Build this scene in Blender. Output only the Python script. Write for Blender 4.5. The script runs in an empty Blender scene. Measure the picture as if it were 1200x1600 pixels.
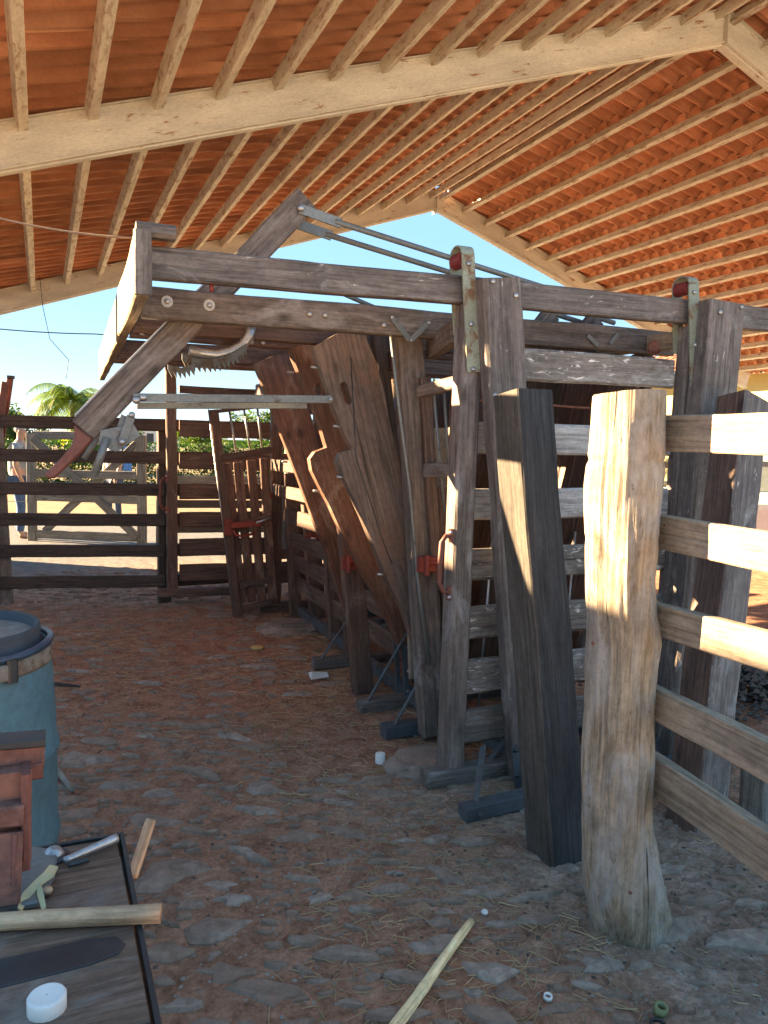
import bpy, bmesh, math, random
from mathutils import Vector, Matrix, noise
from mathutils.geometry import tessellate_polygon
R = math.radians
random.seed(7)
S = bpy.context.scene
COL = S.collection

# ------------------------------------------------------------------ camera, sky, sun, exposure
cam_data = bpy.data.cameras.new('camera'); cam = bpy.data.objects.new('camera', cam_data); COL.objects.link(cam)
cam_data.sensor_fit = 'HORIZONTAL'; cam_data.sensor_width = 36; cam_data.lens = 36
cam_data.clip_start = 0.05; cam_data.clip_end = 2000
rows = [[0.9140431, 0.0141882, -0.4053689], [-0.4050798, 0.0833562, -0.9104736], [0.020872, 0.9964188, 0.0819385]]
cam.matrix_world = Matrix.Translation((0, 0, 1.5)) @ Matrix(rows).to_4x4()
S.camera = cam
SUN_EL, SUN_DIR = 20.0, Vector((-0.80, 0.60, 0))
sun_az = math.atan2(SUN_DIR.x, SUN_DIR.y)          # clockwise from +Y
world = bpy.data.worlds.new('World'); S.world = world; world.use_nodes = True
wn = world.node_tree.nodes; wl = world.node_tree.links
sky = wn.new('ShaderNodeTexSky'); sky.sky_type = 'NISHITA'; sky.sun_disc = False
sky.sun_elevation = R(SUN_EL); sky.sun_rotation = sun_az; sky.air_density = 1.0; sky.dust_density = 0.0; sky.ozone_density = 4.0
wn['Background'].inputs['Strength'].default_value = 0.06
hs_ = wn.new('ShaderNodeHueSaturation'); hs_.inputs['Saturation'].default_value = 1.2; hs_.inputs['Hue'].default_value = 0.5; hs_.inputs['Value'].default_value = 0.60
sm_ = wn.new('ShaderNodeMix'); sm_.data_type = 'RGBA'; sm_.inputs[0].default_value = 0.78; sm_.inputs[7].default_value = (0.32, 0.96, 2.05, 1)
wl.new(sky.outputs[0], hs_.inputs['Color']); wl.new(hs_.outputs[0], sm_.inputs[6]); wl.new(sm_.outputs[2], wn['Background'].inputs['Color'])
sd = bpy.data.lights.new('sun', 'SUN'); sun = bpy.data.objects.new('sun', sd); COL.objects.link(sun)
sd.energy = 3.3; sd.angle = R(0.5); sd.color = (1.0, 0.88, 0.70)
d = Vector((SUN_DIR.x * math.cos(R(SUN_EL)), SUN_DIR.y * math.cos(R(SUN_EL)), math.sin(R(SUN_EL))))
sun.rotation_euler = d.to_track_quat('Z', 'Y').to_euler()
S.view_settings.view_transform = 'Standard'; S.view_settings.look = 'None'; S.view_settings.gamma = 1
S.view_settings.use_curve_mapping = False
S.view_settings.use_white_balance = True; S.view_settings.white_balance_temperature = 10700; S.view_settings.white_balance_tint = 17
S.view_settings.exposure = 3.9
S.render.engine = 'CYCLES'
S.cycles.max_bounces = 8; S.cycles.diffuse_bounces = 5

# ------------------------------------------------------------------ materials
def new_mat(name):
    m = bpy.data.materials.new(name); m.use_nodes = True
    nt = m.node_tree; return m, nt, nt.nodes['Principled BSDF']
def N(nt, t, **kw):
    n = nt.nodes.new(t)
    for k, v in kw.items(): setattr(n, k, v)
    return n
def ramp(nt, fac, stops):
    r = N(nt, 'ShaderNodeValToRGB'); e = r.color_ramp.elements
    while len(e) < len(stops): e.new(0.5)
    for i, (p, c) in enumerate(stops): e[i].position = p; e[i].color = (*c, 1)
    nt.links.new(fac, r.inputs[0]); return r.outputs[0]
def mixc(nt, fac, a, b, mode='MIX'):
    m = N(nt, 'ShaderNodeMix', data_type='RGBA', blend_type=mode)
    if hasattr(fac, 'is_output'): nt.links.new(fac, m.inputs[0])
    else: m.inputs[0].default_value = fac
    for i, v in ((6, a), (7, b)):
        if hasattr(v, 'is_output'): nt.links.new(v, m.inputs[i])
        else: m.inputs[i].default_value = (*v, 1)
    return m.outputs[2]
def math_n(nt, op, a, b=None):
    m = N(nt, 'ShaderNodeMath', operation=op)
    for i, v in enumerate((a, b)):
        if v is None: continue
        if hasattr(v, 'is_output'): nt.links.new(v, m.inputs[i])
        else: m.inputs[i].default_value = v
    return m.outputs[0]
def coords(nt, scale, rand=True):
    tc = N(nt, 'ShaderNodeTexCoord'); mp = N(nt, 'ShaderNodeMapping'); mp.inputs['Scale'].default_value = scale
    nt.links.new(tc.outputs['Object'], mp.inputs['Vector'])
    if rand:
        oi = N(nt, 'ShaderNodeObjectInfo'); cb = N(nt, 'ShaderNodeCombineXYZ')
        for k, f in enumerate((37.0, 91.0, 53.0)): nt.links.new(math_n(nt, 'MULTIPLY', oi.outputs['Random'], f), cb.inputs[k])
        nt.links.new(cb.outputs[0], mp.inputs['Location'])
    return mp.outputs[0]
def noise_n(nt, vec, scale=1, detail=5, rough=0.6, dist=0.0):
    n = N(nt, 'ShaderNodeTexNoise'); n.inputs['Scale'].default_value = scale; n.inputs['Detail'].default_value = detail
    n.inputs['Roughness'].default_value = rough; n.inputs['Distortion'].default_value = dist
    nt.links.new(vec, n.inputs['Vector']); return n.outputs['Fac']
def bump(nt, b, h, strength, dist=0.01):
    bn = N(nt, 'ShaderNodeBump'); bn.inputs['Strength'].default_value = strength; bn.inputs['Distance'].default_value = dist
    nt.links.new(h, bn.inputs['Height']); nt.links.new(bn.outputs[0], b.inputs['Normal'])
def wood(name, dark, mid, light, rough=0.7, patch=None, pamt=0.6, crack=0.5, spec=0.3, blotch=None, bamt=0.58):
    m, nt, b = new_mat(name)
    g = noise_n(nt, coords(nt, (1.3, 22, 22)), 1.6, 8, 0.7, 1.2)
    f = noise_n(nt, coords(nt, (3.5, 95, 95)), 1.0, 4, 0.6, 0.3)
    col = ramp(nt, g, [(0.22, dark), (0.5, mid), (0.80, light)])
    big = noise_n(nt, coords(nt, (1.4, 3.0, 3.0)), 1.5, 4, 0.6, 0.4)
    col = mixc(nt, 0.55, col, ramp(nt, big, [(0.3, (0.42, 0.42, 0.42)), (0.7, (1.35, 1.3, 1.25))]), 'MULTIPLY')
    col = mixc(nt, 0.6, col, ramp(nt, f, [(0.33, (0.35, 0.33, 0.32)), (0.55, (1.1, 1.1, 1.1))]), 'MULTIPLY')
    if blotch:
        bn_ = noise_n(nt, coords(nt, (2.0, 5.0, 5.0)), 1.3, 6, 0.65, 0.8)
        col = mixc(nt, ramp(nt, bn_, [(bamt - 0.06, (0, 0, 0)), (bamt + 0.1, (0.85, 0.85, 0.85))]), col, blotch)
    if patch:
        pn = noise_n(nt, coords(nt, (7, 26, 26)), 1.6, 6, 0.7, 0.5)
        col = mixc(nt, ramp(nt, pn, [(pamt - 0.02, (0, 0, 0)), (pamt + 0.03, (0.9, 0.9, 0.9))]), col, patch)
    cr = noise_n(nt, coords(nt, (0.9, 42, 42)), 1.0, 3, 0.5, 0.6)
    cf = ramp(nt, cr, [(0.27, (crack, crack, crack)), (0.33, (0, 0, 0))])
    col = mixc(nt, cf, col, tuple(c * 0.18 for c in dark))
    vo = N(nt, 'ShaderNodeTexVoronoi'); vo.inputs['Scale'].default_value = 1.0; nt.links.new(coords(nt, (2.6, 6.5, 6.5)), vo.inputs['Vector'])
    kf = ramp(nt, vo.outputs['Distance'], [(0.05, (0.85, 0.85, 0.85)), (0.11, (0.3, 0.3, 0.3)), (0.16, (0, 0, 0))])
    col = mixc(nt, kf, col, tuple(c * 0.45 for c in dark))
    dn_ = noise_n(nt, coords(nt, (9, 14, 14)), 3.0, 6, 0.75)
    col = mixc(nt, 0.5, col, ramp(nt, dn_, [(0.36, (0.55, 0.53, 0.52)), (0.56, (1.1, 1.1, 1.1)), (0.7, (1.3, 1.28, 1.25))]), 'MULTIPLY')
    oi = N(nt, 'ShaderNodeObjectInfo'); hv = N(nt, 'ShaderNodeHueSaturation')
    nt.links.new(math_n(nt, 'ADD', math_n(nt, 'MULTIPLY', oi.outputs['Random'], 0.4), 1.6), hv.inputs['Value'])
    nt.links.new(col, hv.inputs['Color']); nt.links.new(hv.outputs[0], b.inputs['Base Color'])
    nt.links.new(ramp(nt, g, [(0.3, (rough + 0.12,) * 3), (0.7, (rough - 0.12,) * 3)]), b.inputs['Roughness'])
    b.inputs['Specular IOR Level'].default_value = spec
    h = math_n(nt, 'ADD', math_n(nt, 'MULTIPLY', g, 0.7), math_n(nt, 'ADD', math_n(nt, 'MULTIPLY', f, 0.5), math_n(nt, 'MULTIPLY', cf, -1.2)))
    bump(nt, b, h, 0.8, 0.009)
    return m
def paint(name, base, rust=(0.22, 0.09, 0.035), amt=0.6, rough=0.5, metal=0.0, sc=9, spec=0.4, stretch=(1, 1, 1), soft=0.04, rmax=0.9):
    m, nt, b = new_mat(name)
    v = coords(nt, stretch)
    n1 = noise_n(nt, v, sc, 8, 0.7, 0.4); n2 = noise_n(nt, v, sc * 0.3, 4, 0.6)
    col = mixc(nt, 0.5, base, ramp(nt, n2, [(0.3, (0.55, 0.55, 0.56)), (0.7, (1.25, 1.25, 1.22))]), 'MULTIPLY')
    rf = ramp(nt, n1, [(amt - soft, (0, 0, 0)), (amt + soft, (rmax, rmax, rmax))])
    col = mixc(nt, rf, col, rust)
    fine = noise_n(nt, v, sc * 9, 3, 0.6)
    col = mixc(nt, 0.35, col, ramp(nt, fine, [(0.35, (0.5, 0.5, 0.5)), (0.6, (1.1, 1.1, 1.1))]), 'MULTIPLY')
    nt.links.new(col, b.inputs['Base Color']); b.inputs['Metallic'].default_value = metal
    nt.links.new(ramp(nt, n1, [(amt - 0.15, (rough,) * 3), (amt + 0.05, (min(1, rough + 0.35),) * 3)]), b.inputs['Roughness'])
    b.inputs['Specular IOR Level'].default_value = spec
    bump(nt, b, math_n(nt, 'ADD', n1, math_n(nt, 'MULTIPLY', fine, 0.3)), 0.25, 0.004)
    return m
def plain(name, col, rough=0.6, metal=0.0, var=0.3, sc=14, bs=0.2):
    m, nt, b = new_mat(name)
    n = noise_n(nt, coords(nt, (1, 1, 1)), sc, 5, 0.65)
    c = mixc(nt, 1.0, col, ramp(nt, n, [(0.3, (1 - var,) * 3), (0.7, (1 + var,) * 3)]), 'MULTIPLY')
    nt.links.new(c, b.inputs['Base Color']); b.inputs['Roughness'].default_value = rough; b.inputs['Metallic'].default_value = metal
    bump(nt, b, n, bs, 0.004); return m
def leafy(name, c1, c2, trans=0.4):
    m, nt, b = new_mat(name)
    n = noise_n(nt, coords(nt, (1, 1, 1), False), 2.2, 5, 0.7)
    c = ramp(nt, n, [(0.35, c1), (0.65, c2)])
    nt.links.new(c, b.inputs['Base Color']); b.inputs['Roughness'].default_value = 0.6; b.inputs['Specular IOR Level'].default_value = 0.2
    tr = N(nt, 'ShaderNodeBsdfTranslucent'); nt.links.new(mixc(nt, 1.0, c, (1.3, 1.5, 0.7), 'MULTIPLY'), tr.inputs['Color'])
    mx = N(nt, 'ShaderNodeMixShader'); mx.inputs[0].default_value = trans
    out = nt.nodes['Material Output']; nt.links.new(b.outputs[0], mx.inputs[1]); nt.links.new(tr.outputs[0], mx.inputs[2]); nt.links.new(mx.outputs[0], out.inputs[0])
    return m

M = {}
M['chute'] = wood('chute_wood', (0.034, 0.019, 0.015), (0.072, 0.041, 0.032), (0.12, 0.073, 0.057), rough=0.55, crack=0.45, spec=0.4, blotch=(0.16, 0.12, 0.10), bamt=0.66)
M['chute_grey'] = wood('chute_wood_weathered', (0.044, 0.034, 0.030), (0.092, 0.074, 0.066), (0.155, 0.128, 0.115), rough=0.62, crack=0.6, blotch=(0.17, 0.16, 0.16), bamt=0.6)
M['rail'] = wood('rail_wood', (0.050, 0.042, 0.039), (0.10, 0.084, 0.078), (0.165, 0.142, 0.133), rough=0.6, patch=(0.36, 0.33, 0.30), pamt=0.66, crack=0.6, blotch=(0.20, 0.19, 0.18), bamt=0.62)
M['slat'] = wood('slat_wood', (0.068, 0.058, 0.052), (0.13, 0.112, 0.10), (0.20, 0.175, 0.16), rough=0.65, patch=(0.46, 0.44, 0.41), pamt=0.60, crack=0.6, blotch=(0.22, 0.22, 0.21), bamt=0.58)
M['slat_pale'] = wood('slat_wood_pale', (0.15, 0.14, 0.13), (0.30, 0.29, 0.28), (0.42, 0.42, 0.41), rough=0.65, patch=(0.11, 0.10, 0.09), pamt=0.64, crack=0.6)
M['panel'] = wood('panel_wood', (0.042, 0.019, 0.013), (0.090, 0.042, 0.029), (0.145, 0.074, 0.052), rough=0.5, crack=0.35, spec=0.45, blotch=(0.17, 0.135, 0.115), bamt=0.6)
M['panel_grey'] = wood('panel_wood_greyed', (0.045, 0.031, 0.025), (0.088, 0.060, 0.050), (0.14, 0.102, 0.086), rough=0.5, crack=0.4, spec=0.45, blotch=(0.10, 0.05, 0.035), bamt=0.58)
M['tar'] = wood('dark_timber_wood', (0.009, 0.009, 0.010), (0.017, 0.018, 0.020), (0.032, 0.033, 0.036), rough=0.65, patch=(0.25, 0.24, 0.22), pamt=0.73, crack=0.5)
M['tar_lit_side'] = wood('dark_timber_lit_side_wood', (0.022, 0.020, 0.018), (0.042, 0.038, 0.034), (0.070, 0.062, 0.055), rough=0.75, crack=0.6)
M['sawn'] = wood('sawn_timber_wood', (0.13, 0.10, 0.072), (0.20, 0.155, 0.11), (0.27, 0.22, 0.16), rough=0.75, crack=0.5)
M['log'] = wood('log_wood', (0.075, 0.055, 0.040), (0.185, 0.145, 0.105), (0.28, 0.23, 0.18), rough=0.75, patch=(0.10, 0.075, 0.055), pamt=0.62, crack=1.0, blotch=(0.19, 0.18, 0.17), bamt=0.52)
M['plank'] = wood('plank_wood', (0.10, 0.078, 0.060), (0.18, 0.145, 0.112), (0.25, 0.205, 0.162), rough=0.75, crack=0.35, blotch=(0.16, 0.12, 0.10), bamt=0.60)
M['farwood'] = wood('far_rail_wood', (0.020, 0.013, 0.011), (0.042, 0.028, 0.023), (0.075, 0.054, 0.044), rough=0.6, crack=0.4)
M['greywood'] = wood('grey_gate_wood', (0.06, 0.054, 0.048), (0.125, 0.115, 0.10), (0.20, 0.185, 0.165), rough=0.8, crack=0.5)
M['pale'] = wood('stripped_stick_wood', (0.42, 0.31, 0.17), (0.56, 0.44, 0.26), (0.68, 0.56, 0.36), rough=0.6, crack=0.3)
M['handle'] = wood('turned_handle_wood', (0.24, 0.14, 0.085), (0.33, 0.205, 0.13), (0.40, 0.26, 0.17), rough=0.5, crack=0.2)
M['benchwood'] = wood('bench_wood', (0.060, 0.032, 0.022), (0.115, 0.065, 0.047), (0.175, 0.108, 0.080), rough=0.6, crack=0.4, spec=0.25, blotch=(0.14, 0.115, 0.105), bamt=0.6)
M['steel_cream'] = paint('cream_painted_steel', (0.64, 0.61, 0.52), rust=(0.30, 0.13, 0.05), amt=0.63, rough=0.55, sc=7, stretch=(0.7, 3, 3), soft=0.03)
M['purlin'] = paint('rusty_cream_purlin', (0.68, 0.62, 0.50), rust=(0.27, 0.11, 0.04), amt=0.585, rough=0.6, sc=6, stretch=(1.2, 5, 5), soft=0.08, rmax=0.85)
M['grey_metal'] = paint('grey_painted_metal', (0.20, 0.22, 0.22), rust=(0.13, 0.09, 0.07), amt=0.64, rough=0.45, metal=0.3, sc=9)
M['green_metal'] = paint('green_grey_strap', (0.30, 0.34, 0.27), rust=(0.20, 0.09, 0.045), amt=0.58, rough=0.5, metal=0.1, sc=11)
M['blue_metal'] = paint('blue_painted_frame', (0.075, 0.095, 0.11), rust=(0.10, 0.07, 0.06), amt=0.58, rough=0.5, metal=0.1, sc=10)
M['red_metal'] = paint('red_painted_metal', (0.26, 0.042, 0.03), rust=(0.16, 0.055, 0.04), amt=0.6, rough=0.5, sc=16)
M['pink_red'] = paint('faded_red_paint', (0.21, 0.070, 0.055), rust=(0.12, 0.06, 0.05), amt=0.6, rough=0.5, sc=12)
M['red_rubber'] = plain('red_roller', (0.22, 0.03, 0.03), 0.5)
M['galv'] = paint('galvanised_steel', (0.42, 0.44, 0.46), rust=(0.22, 0.20, 0.18), amt=0.66, rough=0.35, metal=0.75, sc=12)
M['bolt'] = plain('bolt_metal', (0.45, 0.45, 0.44), 0.4, 0.7)
M['rack_metal'] = paint('rack_steel', (0.10, 0.11, 0.115), rust=(0.09, 0.06, 0.045), amt=0.55, rough=0.45, metal=0.3, sc=14)
M['dark_metal'] = plain('dark_metal', (0.045, 0.05, 0.055), 0.45, 0.5)
M['barrel'] = paint('blue_barrel_plastic', (0.07, 0.19, 0.235), rust=(0.10, 0.10, 0.10), amt=0.66, rough=0.5, sc=4, soft=0.12, rmax=0.6)
M['lidgrey'] = plain('grey_lid_plastic', (0.045, 0.055, 0.065), 0.7)
M['liddust'] = plain('dusty_lid_top', (0.20, 0.165, 0.145), 0.8)
M['band'] = paint('corroded_white_band', (0.26, 0.22, 0.18), rust=(0.15, 0.10, 0.07), amt=0.52, rough=0.6, sc=16)
M['hose_blue'] = plain('blue_hose', (0.02, 0.05, 0.085), 0.35)
M['hose_green'] = plain('green_hose', (0.02, 0.22, 0.13), 0.35)
M['rustred'] = paint('rusty_red_cast_iron', (0.30, 0.115, 0.085), rust=(0.09, 0.045, 0.04), amt=0.53, rough=0.55, sc=9, soft=0.1)
M['white_plastic'] = plain('white_plastic', (0.70, 0.70, 0.68), 0.45, var=0.15)
M['bark'] = plain('pale_bark_peel', (0.56, 0.47, 0.27), 0.6, var=0.2)
M['concrete'] = plain('earthy_concrete', (0.27, 0.19, 0.15), 0.9, var=0.35, sc=9, bs=0.8)
M['yellow_wall'] = plain('yellow_painted_wall', (0.60, 0.50, 0.22), 0.8, var=0.06, sc=2)
M['white_wall'] = plain('whitewashed_wall', (0.62, 0.60, 0.55), 0.9, var=0.1, sc=3)
M['brown_paint'] = plain('brown_fascia', (0.14, 0.06, 0.03), 0.6)
M['rope'] = plain('dusty_wire', (0.22, 0.15, 0.11), 0.8)
M['skin'] = plain('skin', (0.42, 0.24, 0.17), 0.5, var=0.08)
M['hair'] = plain('grey_hair', (0.36, 0.35, 0.34), 0.7)
M['darkhair'] = plain('dark_hair', (0.05, 0.04, 0.035), 0.7)
M['polo'] = plain('grey_polo', (0.20, 0.25, 0.28), 0.85)
M['jeans'] = plain('blue_jeans', (0.04, 0.10, 0.22), 0.85)
M['darkjeans'] = plain('dark_jeans', (0.04, 0.06, 0.10), 0.85)
M['whiteshirt'] = plain('white_shirt', (0.62, 0.64, 0.66), 0.85, var=0.1)
M['bluecloth'] = plain('blue_cloth', (0.05, 0.22, 0.50), 0.8)
M['shoe'] = plain('tan_shoes', (0.28, 0.17, 0.11), 0.7)
M['carwhite'] = plain('white_car_paint', (0.62, 0.66, 0.66), 0.3, var=0.05)
M['glass'] = plain('car_glass', (0.30, 0.38, 0.38), 0.12, 0.2, var=0.1)
M['tyre'] = plain('tyre_rubber', (0.03, 0.03, 0.03), 0.8)
M['straw'] = plain('dry_straw', (0.40, 0.27, 0.15), 0.8, var=0.4, sc=3)
M['pebble'] = plain('pebbles', (0.24, 0.20, 0.17), 0.85, var=0.5, sc=3)
M['dung'] = plain('dark_gravel', (0.10, 0.078, 0.066), 0.9, var=0.5, sc=12)
M['leaf'] = leafy('bushy_leaves', (0.022, 0.05, 0.014), (0.05, 0.095, 0.024))
M['leaf_hedge'] = leafy('hedge_leaves', (0.010, 0.032, 0.012), (0.028, 0.065, 0.02), 0.25)
M['leaf_palm'] = leafy('palm_leaves', (0.07, 0.12, 0.025), (0.13, 0.19, 0.045), 0.4)
M['leaf_bright'] = leafy('bright_leaves', (0.06, 0.11, 0.022), (0.11, 0.165, 0.035), 0.4)
M['flower'] = leafy('yellow_flowers', (0.62, 0.50, 0.03), (0.75, 0.62, 0.06), 0.4)
M['trunk'] = plain('bark', (0.17, 0.11, 0.075), 0.9, var=0.4, sc=8)
M['yellow_cloth'] = plain('yellow_rag', (0.52, 0.34, 0.12), 0.8)
M['greencup'] = plain('green_plastic', (0.16, 0.19, 0.09), 0.5)

def tile_material():
    m, nt, b = new_mat('terracotta_tile')
    geo = N(nt, 'ShaderNodeNewGeometry')
    v = coords(nt, (1, 1, 1))
    n1 = noise_n(nt, geo.outputs['Position'], 3.0, 4, 0.55); n2 = noise_n(nt, geo.outputs['Position'], 60, 3, 0.6); n3 = noise_n(nt, geo.outputs['Position'], 1.3, 4, 0.6)
    c = ramp(nt, n1, [(0.3, (0.36, 0.140, 0.075)), (0.5, (0.49, 0.205, 0.11)), (0.72, (0.60, 0.29, 0.17))])
    c = mixc(nt, ramp(nt, n3, [(0.60, (0, 0, 0)), (0.78, (0.35, 0.35, 0.35))]), c, (0.20, 0.115, 0.075))
    c = mixc(nt, 0.25, c, ramp(nt, n2, [(0.35, (0.6, 0.6, 0.6)), (0.6, (1.1, 1.1, 1.1))]), 'MULTIPLY')
    wv = N(nt, 'ShaderNodeTexWhiteNoise', noise_dimensions='3D')
    at = N(nt, 'ShaderNodeAttribute', attribute_name='tint')
    oi = N(nt, 'ShaderNodeObjectInfo')
    hv = N(nt, 'ShaderNodeHueSaturation')
    nt.links.new(math_n(nt, 'ADD', math_n(nt, 'MULTIPLY', math_n(nt, 'ADD', at.outputs['Fac'], oi.outputs['Random']), 0.35), 0.75), hv.inputs['Value'])
    nt.links.new(c, hv.inputs['Color']); nt.links.new(hv.outputs[0], b.inputs['Base Color'])
    b.inputs['Roughness'].default_value = 0.8; bump(nt, b, n2, 0.12, 0.002)
    return m
M['tile'] = tile_material()

def ground_material():
    m, nt, b = new_mat('dirt_ground')
    geo = N(nt, 'ShaderNodeNewGeometry'); P = geo.outputs['Position']
    n1 = noise_n(nt, P, 1.1, 8, 0.65, 0.4); n2 = noise_n(nt, P, 9, 8, 0.75, 0.3); n3 = noise_n(nt, P, 60, 5, 0.7); n4 = noise_n(nt, P, 0.45, 4, 0.5)
    dirt = ramp(nt, n2, [(0.30, (0.155, 0.070, 0.046)), (0.5, (0.31, 0.155, 0.103)), (0.70, (0.44, 0.25, 0.175))])
    grey = ramp(nt, n2, [(0.32, (0.155, 0.098, 0.075)), (0.5, (0.28, 0.19, 0.148)), (0.68, (0.44, 0.335, 0.275))])
    pale = ramp(nt, n2, [(0.3, (0.085, 0.088, 0.092)), (0.6, (0.15, 0.155, 0.16))])
    bounce_ground = ramp(nt, n1, [(0.3, (0.44, 0.38, 0.32)), (0.7, (0.54, 0.47, 0.40))])
    sand = ramp(nt, n1, [(0.3, (0.17, 0.13, 0.09)), (0.7, (0.24, 0.19, 0.13))])
    c = mixc(nt, ramp(nt, n1, [(0.52, (0, 0, 0)), (0.70, (0.55, 0.55, 0.55))]), dirt, grey)
    sp = N(nt, 'ShaderNodeSeparateXYZ'); nt.links.new(P, sp.inputs[0])
    def band(axis, a, bb, wob=1.0):
        v = math_n(nt, 'ADD', sp.outputs[axis], math_n(nt, 'MULTIPLY', math_n(nt, 'SUBTRACT', n1, 0.5), wob))
        mr = N(nt, 'ShaderNodeMapRange'); mr.inputs[1].default_value = a; mr.inputs[2].default_value = bb; nt.links.new(v, mr.inputs[0]); return mr.outputs[0]
    # grey, gravelly ground beside the fence on the right
    right = math_n(nt, 'MULTIPLY', band(0, 1.15, 1.7, 0.8), band(1, 3.0, 2.3, 0.8))
    c = mixc(nt, math_n(nt, 'MULTIPLY', right, 0.8), c, grey)
    c = mixc(nt, math_n(nt, 'MULTIPLY', band(1, 6.8, 8.2, 2.0), 0.85), c, grey)
    c = mixc(nt, band(1, 8.3, 10.5, 1.5), c, pale)
    c = mixc(nt, band(1, 15.5, 17.0, 1.5), c, sand)
    c = mixc(nt, band(1, 0.6, -0.6, 0.8), c, bounce_ground)  # unseen ground behind the camera, made pale to bounce sunlight forward
    c = mixc(nt, 0.65, c, ramp(nt, n3, [(0.32, (0.6, 0.58, 0.56)), (0.62, (1.45, 1.45, 1.45))]), 'MULTIPLY')
    nt.links.new(c, b.inputs['Base Color']); b.inputs['Roughness'].default_value = 0.93; b.inputs['Specular IOR Level'].default_value = 0.06
    bump(nt, b, math_n(nt, 'ADD', math_n(nt, 'MULTIPLY', n2, 0.9), math_n(nt, 'MULTIPLY', n3, 0.3)), 0.9, 0.02)
    return m
M['ground'] = ground_material()
def stone_material():
    m, nt, b = new_mat('field_stone')
    geo = N(nt, 'ShaderNodeNewGeometry'); P = geo.outputs['Position']
    n = noise_n(nt, P, 22, 7, 0.7, 0.4); n2 = noise_n(nt, P, 6, 4, 0.6); oi = N(nt, 'ShaderNodeObjectInfo')
    c = ramp(nt, n, [(0.3, (0.165, 0.118, 0.094)), (0.5, (0.30, 0.228, 0.185)), (0.72, (0.45, 0.36, 0.30))])
    c2 = ramp(nt, n, [(0.3, (0.16, 0.10, 0.075)), (0.7, (0.32, 0.21, 0.155))])
    c = mixc(nt, ramp(nt, math_n(nt, 'ADD', math_n(nt, 'MULTIPLY', oi.outputs['Random'], 0.4), math_n(nt, 'MULTIPLY', n2, 0.8)), [(0.40, (0, 0, 0)), (0.66, (1, 1, 1))]), c, c2)
    nt.links.new(c, b.inputs['Base Color']); b.inputs['Roughness'].default_value = 0.75
    bump(nt, b, n, 0.8, 0.012); return m
M['stone'] = stone_material()

# ------------------------------------------------------------------ frames, things and parts
FM = {}                                            # object -> its matrix in the frame of its thing's root
CH = Matrix.Translation((0.35, 3.0, 0)) @ Matrix.Rotation(R(-2.0), 4, 'Z')     # frame of the chute
I4 = Matrix.Identity(4)
def tag(o, label=None, cat=None, group=None, kind=None):
    if label: o['label'] = label
    if cat: o['category'] = cat
    if group: o['group'] = group
    if kind: o['kind'] = kind
    return o
def thing(name, label, cat, base, frame=I4, group=None):
    o = bpy.data.objects.new(name, None); COL.objects.link(o); o.empty_display_size = 0.1
    o.matrix_world = frame @ Matrix.Translation(base)
    FM[o] = Matrix.Translation(base)              # base in frame coordinates
    tag(o, label, cat, group); return o
def put(name, me, mat, parent, mf):
    """link mesh whose own frame matrix (in frame coordinates) is mf"""
    o = bpy.data.objects.new(name, me); COL.objects.link(o)
    if mat is not None and not me.materials: me.materials.append(mat)
    FM[o] = mf
    if parent is not None:
        o.parent = parent; o.matrix_basis = FM[parent].inverted() @ mf
    else: o.matrix_basis = mf
    return o
def mesh(name, vs, fs, smooth=False):
    me = bpy.data.meshes.new(name); me.from_pydata([tuple(v) for v in vs], [], fs)
    me.validate(); me.update()
    if smooth:
        for p in me.polygons: p.use_smooth = True
    return me
def frame_from(p0, x, yhint):
    x = x.normalized(); y = (yhint - x * yhint.dot(x)).normalized(); z = x.cross(y)
    m = Matrix((x, y, z)).transposed().to_4x4(); m.translation = p0; return m
def board_mesh(L, w, t, cham=0.006, wob=0.003, seg=None, taper=1.0):
    seg = seg or max(1, int(L / 0.11)); vs = []; fs = []
    c = min(cham, w * 0.3, t * 0.3); ph = random.random() * 100
    for i in range(seg + 1):
        x = L * i / seg; k = 1 + (taper - 1) * i / seg
        dy = (noise.noise(Vector((x * 1.7, ph, 0)))) * wob * 2; dz = (noise.noise(Vector((x * 1.7, ph, 9)))) * wob * 2
        W = w * k / 2 + noise.noise(Vector((x * 4, ph, 20))) * wob * 0.8; T = t * k / 2 + noise.noise(Vector((x * 4, ph, 30))) * wob * 0.5
        for (a, b) in ((-W + c, -T), (W - c, -T), (W, -T + c), (W, T - c), (W - c, T), (-W + c, T), (-W, T - c), (-W, -T + c)):
            k3 = noise.noise(Vector((x * 9, a * 40 + ph, b * 40))) * wob * 0.55
            vs.append((x, a + dy + k3 * (1 if a < 0 else -1), b + dz + k3 * (1 if b < 0 else -1)))
    for i in range(seg):
        for j in range(8):
            a = i * 8 + j; b = i * 8 + (j + 1) % 8; fs.append((a, b, b + 8, a + 8))
    fs.append(tuple(range(7, -1, -1))); fs.append(tuple(seg * 8 + j for j in range(8)))
    return mesh('board', vs, fs)
def board(parent, name, p0, p1, w, t, wd, mat, cham=0.006, wob=0.003, seg=None, label=None, taper=1.0):
    """p0->p1 centre line, w measured along wd, t across"""
    p0 = Vector(p0); p1 = Vector(p1); x = p1 - p0
    o = put(name, board_mesh(x.length, w, t, cham, wob, seg, taper), M[mat], parent, frame_from(p0, x, Vector(wd)))
    if label: o['label'] = label
    return o
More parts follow.
